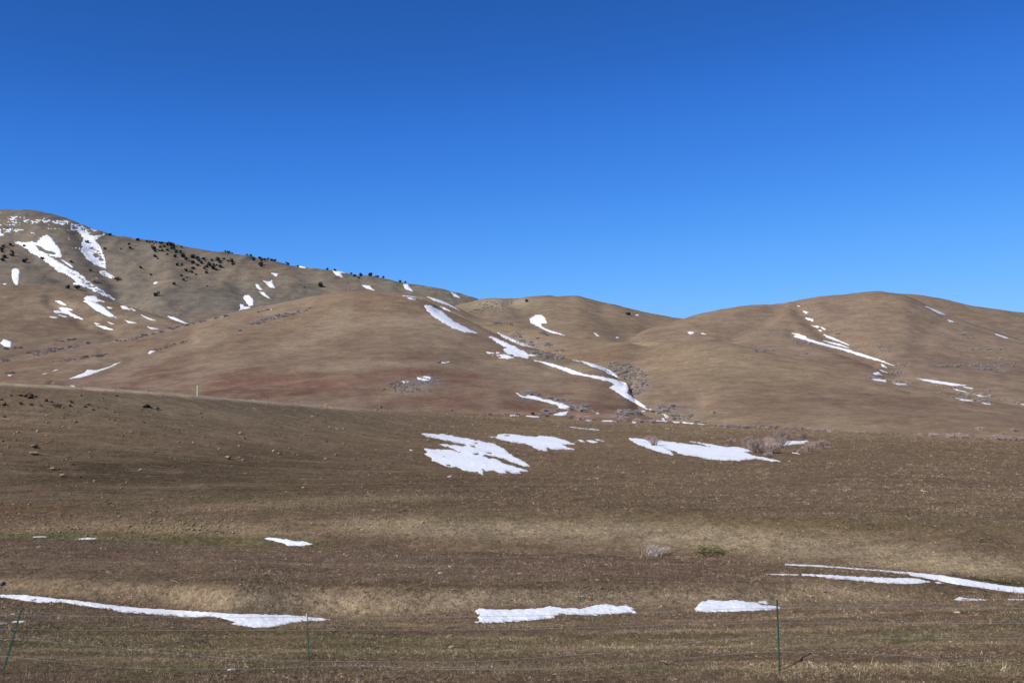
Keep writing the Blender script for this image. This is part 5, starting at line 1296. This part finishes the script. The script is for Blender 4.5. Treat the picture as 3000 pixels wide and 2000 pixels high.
wire([(-500, 1915), (14, 1921), (110, 1930), (250, 1947), (450, 1958), (700, 1959), (908, 1951), (1050, 1949), (1300, 1960), (1700, 1955), (2283, 1908), (2600, 1917), (2850, 1932), (3000, 1932), (3600, 1930)])

# charred stick by the upright post
Vl, Fl = [], []
pts = [(2279, 1964), (2295, 1957), (2310, 1953), (2325, 1945), (2337, 1937), (2347, 1932), (2352, 1924), (2362, 1921), (2374, 1913)]
rr = [.004, .006, .006, .008, .006, .017, .013, .006, .010]
P_ = [at_fence(u, v, FY - .25) for u, v in pts]
base = len(Vl)
for i in range(len(P_) - 1):
    tube(Vl, Fl, [P_[i], P_[i + 1]], rr[i], rr[i + 1], 6)
for p in ((2349, 1934), (2373, 1913), (2330, 1943)):
    q = at_fence(*p, FY - .25); tube(Vl, Fl, [q + Vector((-.02, 0, -.012)), q, q + Vector((.02, 0, .016))], .009, .007, 6)
c0 = P_[0]
me = np_mesh('charred_stick', np.array(Vl) - np.array(c0), Fl)
tag(obj('charred_stick', me, CHAR_M, None, c0), 'charred knotted stick rising beside the upright green post', 'stick')

# weathered bits of wood
def stick(label, a_, b_, r, mat):
    p, _ = hit(*a_); q, _ = hit(*b_)
    if p is None or q is None: return
    q = p + (q - p).normalized() * min((q - p).length, 2.5)
    Vl, Fl = [], []
    m = (p + q) / 2 + Vector((0, 0, .07)); up_ = Vector((0, 0, .04))
    tube(Vl, Fl, [p + up_, m, q + up_], r, r * .6, 6); tube(Vl, Fl, [m, m + Vector((r * 4, 0, r * 5))], r * .6, r * .3, 5)
    me = np_mesh('dead_branch', np.array(Vl) - np.array(p), Fl)
    tag(obj('dead_branch', me, mat, None, p), label, 'branch')
stick('pale broken branch lying on the berm at left', (505, 1704), (530, 1716), .03, OLDWOOD_M)
stick('bleached branch lying right of the willow thicket', (2322, 1327), (2344, 1331), .10, GREYTWIG_M)

# ------------------------------------------------------------------ far fence on the ridge with the white marker post
ff = bpy.data.objects.new('ridge_fence', None); COL.objects.link(ff)
l0, _ = hit(434, 1160); ff.location = l0
tag(ff, 'far fence of thin dark posts along the ridge crest', 'fence')
tops = []
for u, vt, vb in ((-200, 1108, 1134), (84, 1129, 1152), (239, 1128, 1156), (337, 1127, 1159), (434, 1133, 1163), (691, 1145, 1169), (785, 1160, 1178), (874, 1173, 1191), (960, 1177, 1195), (1035, 1183, 1200), (1135, 1194, 1208), (1230, 1200, 1213)):
    loc, nm = hit(u, vb)
    if nm != 'ground': loc, nm = hit(u, vb + 4)
    if loc is None: continue
    h_ = min(1.5, (vb - vt) * loc.y / F)
    Vl, Fl = [], []
    tube(Vl, Fl, [(0, 0, -.2), (0, 0, h_ * .5), (.01, 0, h_)], .022, .02, 5)
    o = obj('fence_post', np_mesh('fence_post', Vl, Fl), OLDWOOD_M, ff); o.location = loc - l0
    tops.append((loc - l0, h_))
for f in (.95, .65, .35):
    Vl, Fl = [], []
    tube(Vl, Fl, [p + Vector((0, -.03, h_ * f)) for p, h_ in tops], .003, .003, 3)
    obj('wire', np_mesh('wire', Vl, Fl, False), WIRE_M, ff)
loc, nm = hit(578.5, 1160)
h_ = 31 * loc.y / F
Vl, Fl = [], []
prof = []
nb = 6
for i in range(nb):                                       # ringed marker post: white drums with dark joints
    z0, z1 = h_ * i / nb, h_ * (i + 1) / nb
    prof += [(.085, z0 + .01), (.10, z0 + .03), (.10, z1 - .03), (.085, z1 - .005)]
n = 14
prof = [(.085, -.2)] + prof + [(.07, h_ + .01), (.002, h_ + .02)]
for r, z in prof:
    for k in range(n): Vl.append((r * math.cos(2 * math.pi * k / n), r * math.sin(2 * math.pi * k / n), z))
for i in range(len(prof) - 1):
    for k in range(n): Fl.append((i * n + k, i * n + (k + 1) % n, (i + 1) * n + (k + 1) % n, (i + 1) * n + k))
tag(obj('marker_post', np_mesh('marker_post', Vl, Fl, False), WHITEPAINT_M, None, loc), 'short thick white ringed post on the ridge crest', 'post')

# ------------------------------------------------------------------ two cattle in the valley
def skinned(name, verts, edges, radii, sub=1):
    me = bpy.data.meshes.new(name); me.from_pydata(verts, edges, [])
    o = bpy.data.objects.new(name, me); COL.objects.link(o)
    m = o.modifiers.new('skin', 'SKIN'); s = o.modifiers.new('sub', 'SUBSURF'); s.levels = sub
    lay = me.skin_vertices[0].data
    for i, r in enumerate(radii): lay[i].radius = (r, r) if not isinstance(r, tuple) else r
    lay[0].use_root = True
    bpy.context.view_layer.update()
    ev = o.evaluated_get(bpy.context.evaluated_depsgraph_get())
    out = bpy.data.meshes.new_from_object(ev)
    bpy.data.objects.remove(o); out.name = name
    return out
cv = [(-.55, 0, 1.02), (0, 0, 1.0), (.5, 0, 1.05), (.85, 0, 1.12), (1.12, 0, .85), (1.35, 0, .45), (1.45, 0, .28), (-.8, 0, 1.05), (-.92, 0, .75), (-.94, 0, .45),
      (.5, .22, .7), (.52, .22, .38), (.5, .22, .04), (.5, -.22, .7), (.56, -.22, .38), (.6, -.22, .04), (-.62, .22, .72), (-.74, .22, .42), (-.66, .22, .04), (-.62, -.22, .72), (-.7, -.22, .42), (-.58, -.22, .04), (1.1, .2, .98), (1.1, -.2, .98)]
ce = [(0, 1), (1, 2), (2, 3), (3, 4), (4, 5), (5, 6), (0, 7), (7, 8), (8, 9), (2, 10), (10, 11), (11, 12), (2, 13), (13, 14), (14, 15), (0, 16), (16, 17), (17, 18), (0, 19), (19, 20), (20, 21), (4, 22), (4, 23)]
cr = [.33, .37, .33, .22, .16, .14, .09, .16, .035, .04, .13, .07, .06, .13, .07, .06, .17, .08, .06, .17, .08, .06, .04, .04]
COW = skinned('cow', cv, ce, cr)
COW.materials.append(COW_M)
for u, yaw, lab, sc in ((1518, 2.6, 'smaller red brown cow at left, grazing on the valley floor', 1.0), (1560, 1.1, 'larger red brown cow at right, grazing on the valley floor', 1.22)):
    Yc = 470.0
    x = (u - CX) / F * Yc
    zc = max(l[0].z for l in (down(x, Yc, 'ground'), down(x, Yc, 'central_hill')) if l[0] is not None)
    v_need = 1220.6                                      # walk back until the animal shows over the meadow crest
    for Yc in np.arange(420, 640, 4):
        x = (u - CX) / F * Yc
        ls = [l[0] for l in (down(x, Yc, 'ground'), down(x, Yc, 'central_hill')) if l[0] is not None]
        zc = max(l.z for l in ls)
        if project(np.array([x, Yc, zc]))[1] < v_need: break
    o = obj('cow', COW, None, None, (x, Yc, zc)); o.rotation_euler = (0, 0, yaw); o.scale = (sc, sc, sc)
    tag(o, lab, 'cow', 'cattle in the valley')

# ------------------------------------------------------------------ grass
def grass_mat(name, straw, k):
    m, nt, b = new_mat(name)
    a_ = nnode(nt, 'ShaderNodeAttribute', attribute_name='tint'); a_.attribute_type = 'INSTANCER'
    col = a_.outputs['Color']
    nt.links.new(col, b.inputs['Base Color'])
    b.inputs['Roughness'].default_value = .8
    b.inputs['Specular IOR Level'].default_value = .1
    return m
GRASS_M = grass_mat('dry_grass_blades', STRAW, .5)

def grass(name, label, n, y0, y1, density, hgt, blades, wid, spread, size, straw_mix, lay=.45):
    """tufts standing on the ground sheet; sown over the plan by kind of cover"""
    t = rng.random(n)
    Y = y0 * (y1 / y0) ** t
    X = rng.uniform(-.56, .56, n) * Y
    keep = rng.random(n) < density(X, Y)
    X, Y = X[keep], Y[keep]
    pos = np.empty((len(X), 3)); ok = np.ones(len(X), bool)
    for i in range(len(X)):
        l, nr = down(X[i], Y[i])
        if l is None: ok[i] = False
        else: pos[i] = l
    # nothing grows through the snow
    V0 = pos.copy(); u, v = project(V0)
    for poly in NEAR_SNOW:
        pu = [p[0] for p in poly]; pv = [p[1] for p in poly]
        q = np.nonzero((u > min(pu)) & (u < max(pu)) & (v > min(pv)) & (v < max(pv)))[0]
        if len(q): ok[q[signed(poly, u[q], v[q]) > 1.5]] = False
    pos = pos[ok]
    N = len(pos)
    C = cover_ground(pos)
    C = C * .90 + .10 * (C @ np.array([.3, .55, .15]))[:, None]
    W = fbm(pos[:, 0] / 2.4, pos[:, 1] / .7, 4, 401)
    m = np.clip(straw_mix + .45 * W + rng.normal(0, .28, N), 0, .95)[:, None]
    C = C * (1 - m) + m * (C * 0.45 + STRAW * 0.75)
    C = C * np.exp(rng.normal(.09, .33, (N, 1)))
    me = bpy.data.meshes.new(name)
    me.vertices.add(N); me.vertices.foreach_set('co', pos.astype(np.float32).ravel())
    set_color(me, 'tint', np.clip(C, .01, .8))
    rot = np.stack([rng.normal(0, .25, N), rng.normal(0, .25, N), rng.uniform(0, 6.28, N)], -1)
    s = size(pos) * np.exp(rng.normal(0, .28, N)) * (1 + .5 * W)
    scl = np.stack([s, s, s * rng.uniform(.7, 1.3, N)], -1)
    for nm_, A in (('rot', rot), ('scl', scl)):
        at_ = me.attributes.new(nm_, 'FLOAT_VECTOR', 'POINT'); at_.data.foreach_set('vector', A.astype(np.float32).ravel())
    o = obj(name, me, None)
    tag(o, label, 'grass', kind='stuff')
    ng = bpy.data.node_groups.new(name, 'GeometryNodeTree')
    ng.interface.new_socket('Geometry', in_out='INPUT', socket_type='NodeSocketGeometry')
    ng.interface.new_socket('Geometry', in_out='OUTPUT', socket_type='NodeSocketGeometry')
    gi, go = ng.nodes.new('NodeGroupInput'), ng.nodes.new('NodeGroupOutput')
    jn = ng.nodes.new('GeometryNodeJoinGeometry')
    R = random.Random(hash(name) % 1000)
    for k in range(blades):
        c = ng.nodes.new('GeometryNodeMeshCone'); c.fill_type = 'NONE'
        c.inputs['Vertices'].default_value = 3; c.inputs['Radius Top'].default_value = 0.0
        c.inputs['Radius Bottom'].default_value = wid * R.uniform(.7, 1.3); c.inputs['Depth'].default_value = hgt * R.uniform(.55, 1.15)
        tr = ng.nodes.new('GeometryNodeTransform')
        a_ = R.uniform(0, 6.28); rr_ = spread * math.sqrt(R.random())
        tr.inputs['Translation'].default_value = (rr_ * math.cos(a_), rr_ * math.sin(a_), -.01)
        tr.inputs['Rotation'].default_value = (R.gauss(0, lay), R.gauss(0, lay), R.uniform(0, 6.28))
        ng.links.new(c.outputs['Mesh'], tr.inputs['Geometry']); ng.links.new(tr.outputs['Geometry'], jn.inputs['Geometry'])
    sm = ng.nodes.new('GeometryNodeSetMaterial'); sm.inputs['Material'].default_value = GRASS_M
    ng.links.new(jn.outputs['Geometry'], sm.inputs['Geometry'])
    ip = ng.nodes.new('GeometryNodeInstanceOnPoints')
    na = ng.nodes.new('GeometryNodeInputNamedAttribute'); na.data_type = 'FLOAT_VECTOR'; na.inputs['Name'].default_value = 'rot'
    nb_ = ng.nodes.new('GeometryNodeInputNamedAttribute'); nb_.data_type = 'FLOAT_VECTOR'; nb_.inputs['Name'].default_value = 'scl'
    m2p = ng.nodes.new('GeometryNodeMeshToPoints')
    ng.links.new(gi.outputs[0], m2p.inputs['Mesh']); ng.links.new(m2p.outputs['Points'], ip.inputs['Points'])
    ng.links.new(sm.outputs['Geometry'], ip.inputs['Instance'])
    ng.links.new(na.outputs['Attribute'], ip.inputs['Rotation']); ng.links.new(nb_.outputs['Attribute'], ip.inputs['Scale'])
    ng.links.new(ip.outputs['Instances'], go.inputs[0])
    md = o.modifiers.new('tufts', 'NODES'); md.node_group = ng
    return o
grass('short_turf', 'short dry turf covering the foreground and berm', 260000, 16, 75, lambda X, Y: np.clip(.75 + .7 * fbm(X / 2.5, Y / .8, 3, 411), .12, 1) * (1 - .6 * (1 - sstep(19.6, 20.8, Y))), .045, 8, .0045, .06, lambda P: .8 + .018 * (P[:, 1] - 16), .22, .85)
grass('tall_dry_grass', 'taller straw coloured grass in drifts near the fence', 17000, 18, 44, lambda X, Y: np.clip(.05 + 1.9 * fbm(X / 9, Y / .6, 3, 421), 0, 1), .12, 6, .0028, .06, lambda P: .75 + .014 * (P[:, 1] - 16), .75, .35)
grass('meadow_tufts', 'dry tufts over the meadow beyond the creek', 90000, 55, 330, lambda X, Y: np.clip(.7 + .6 * fbm(X / 8, Y / 8, 3, 431), .1, 1) * (1 - .75 * (1 - sstep(-.16, -.02, X / Y)) * (Y > 66)), .07, 8, .015, .16, lambda P: .7 + .008 * (P[:, 1] - 50), .2, .7)
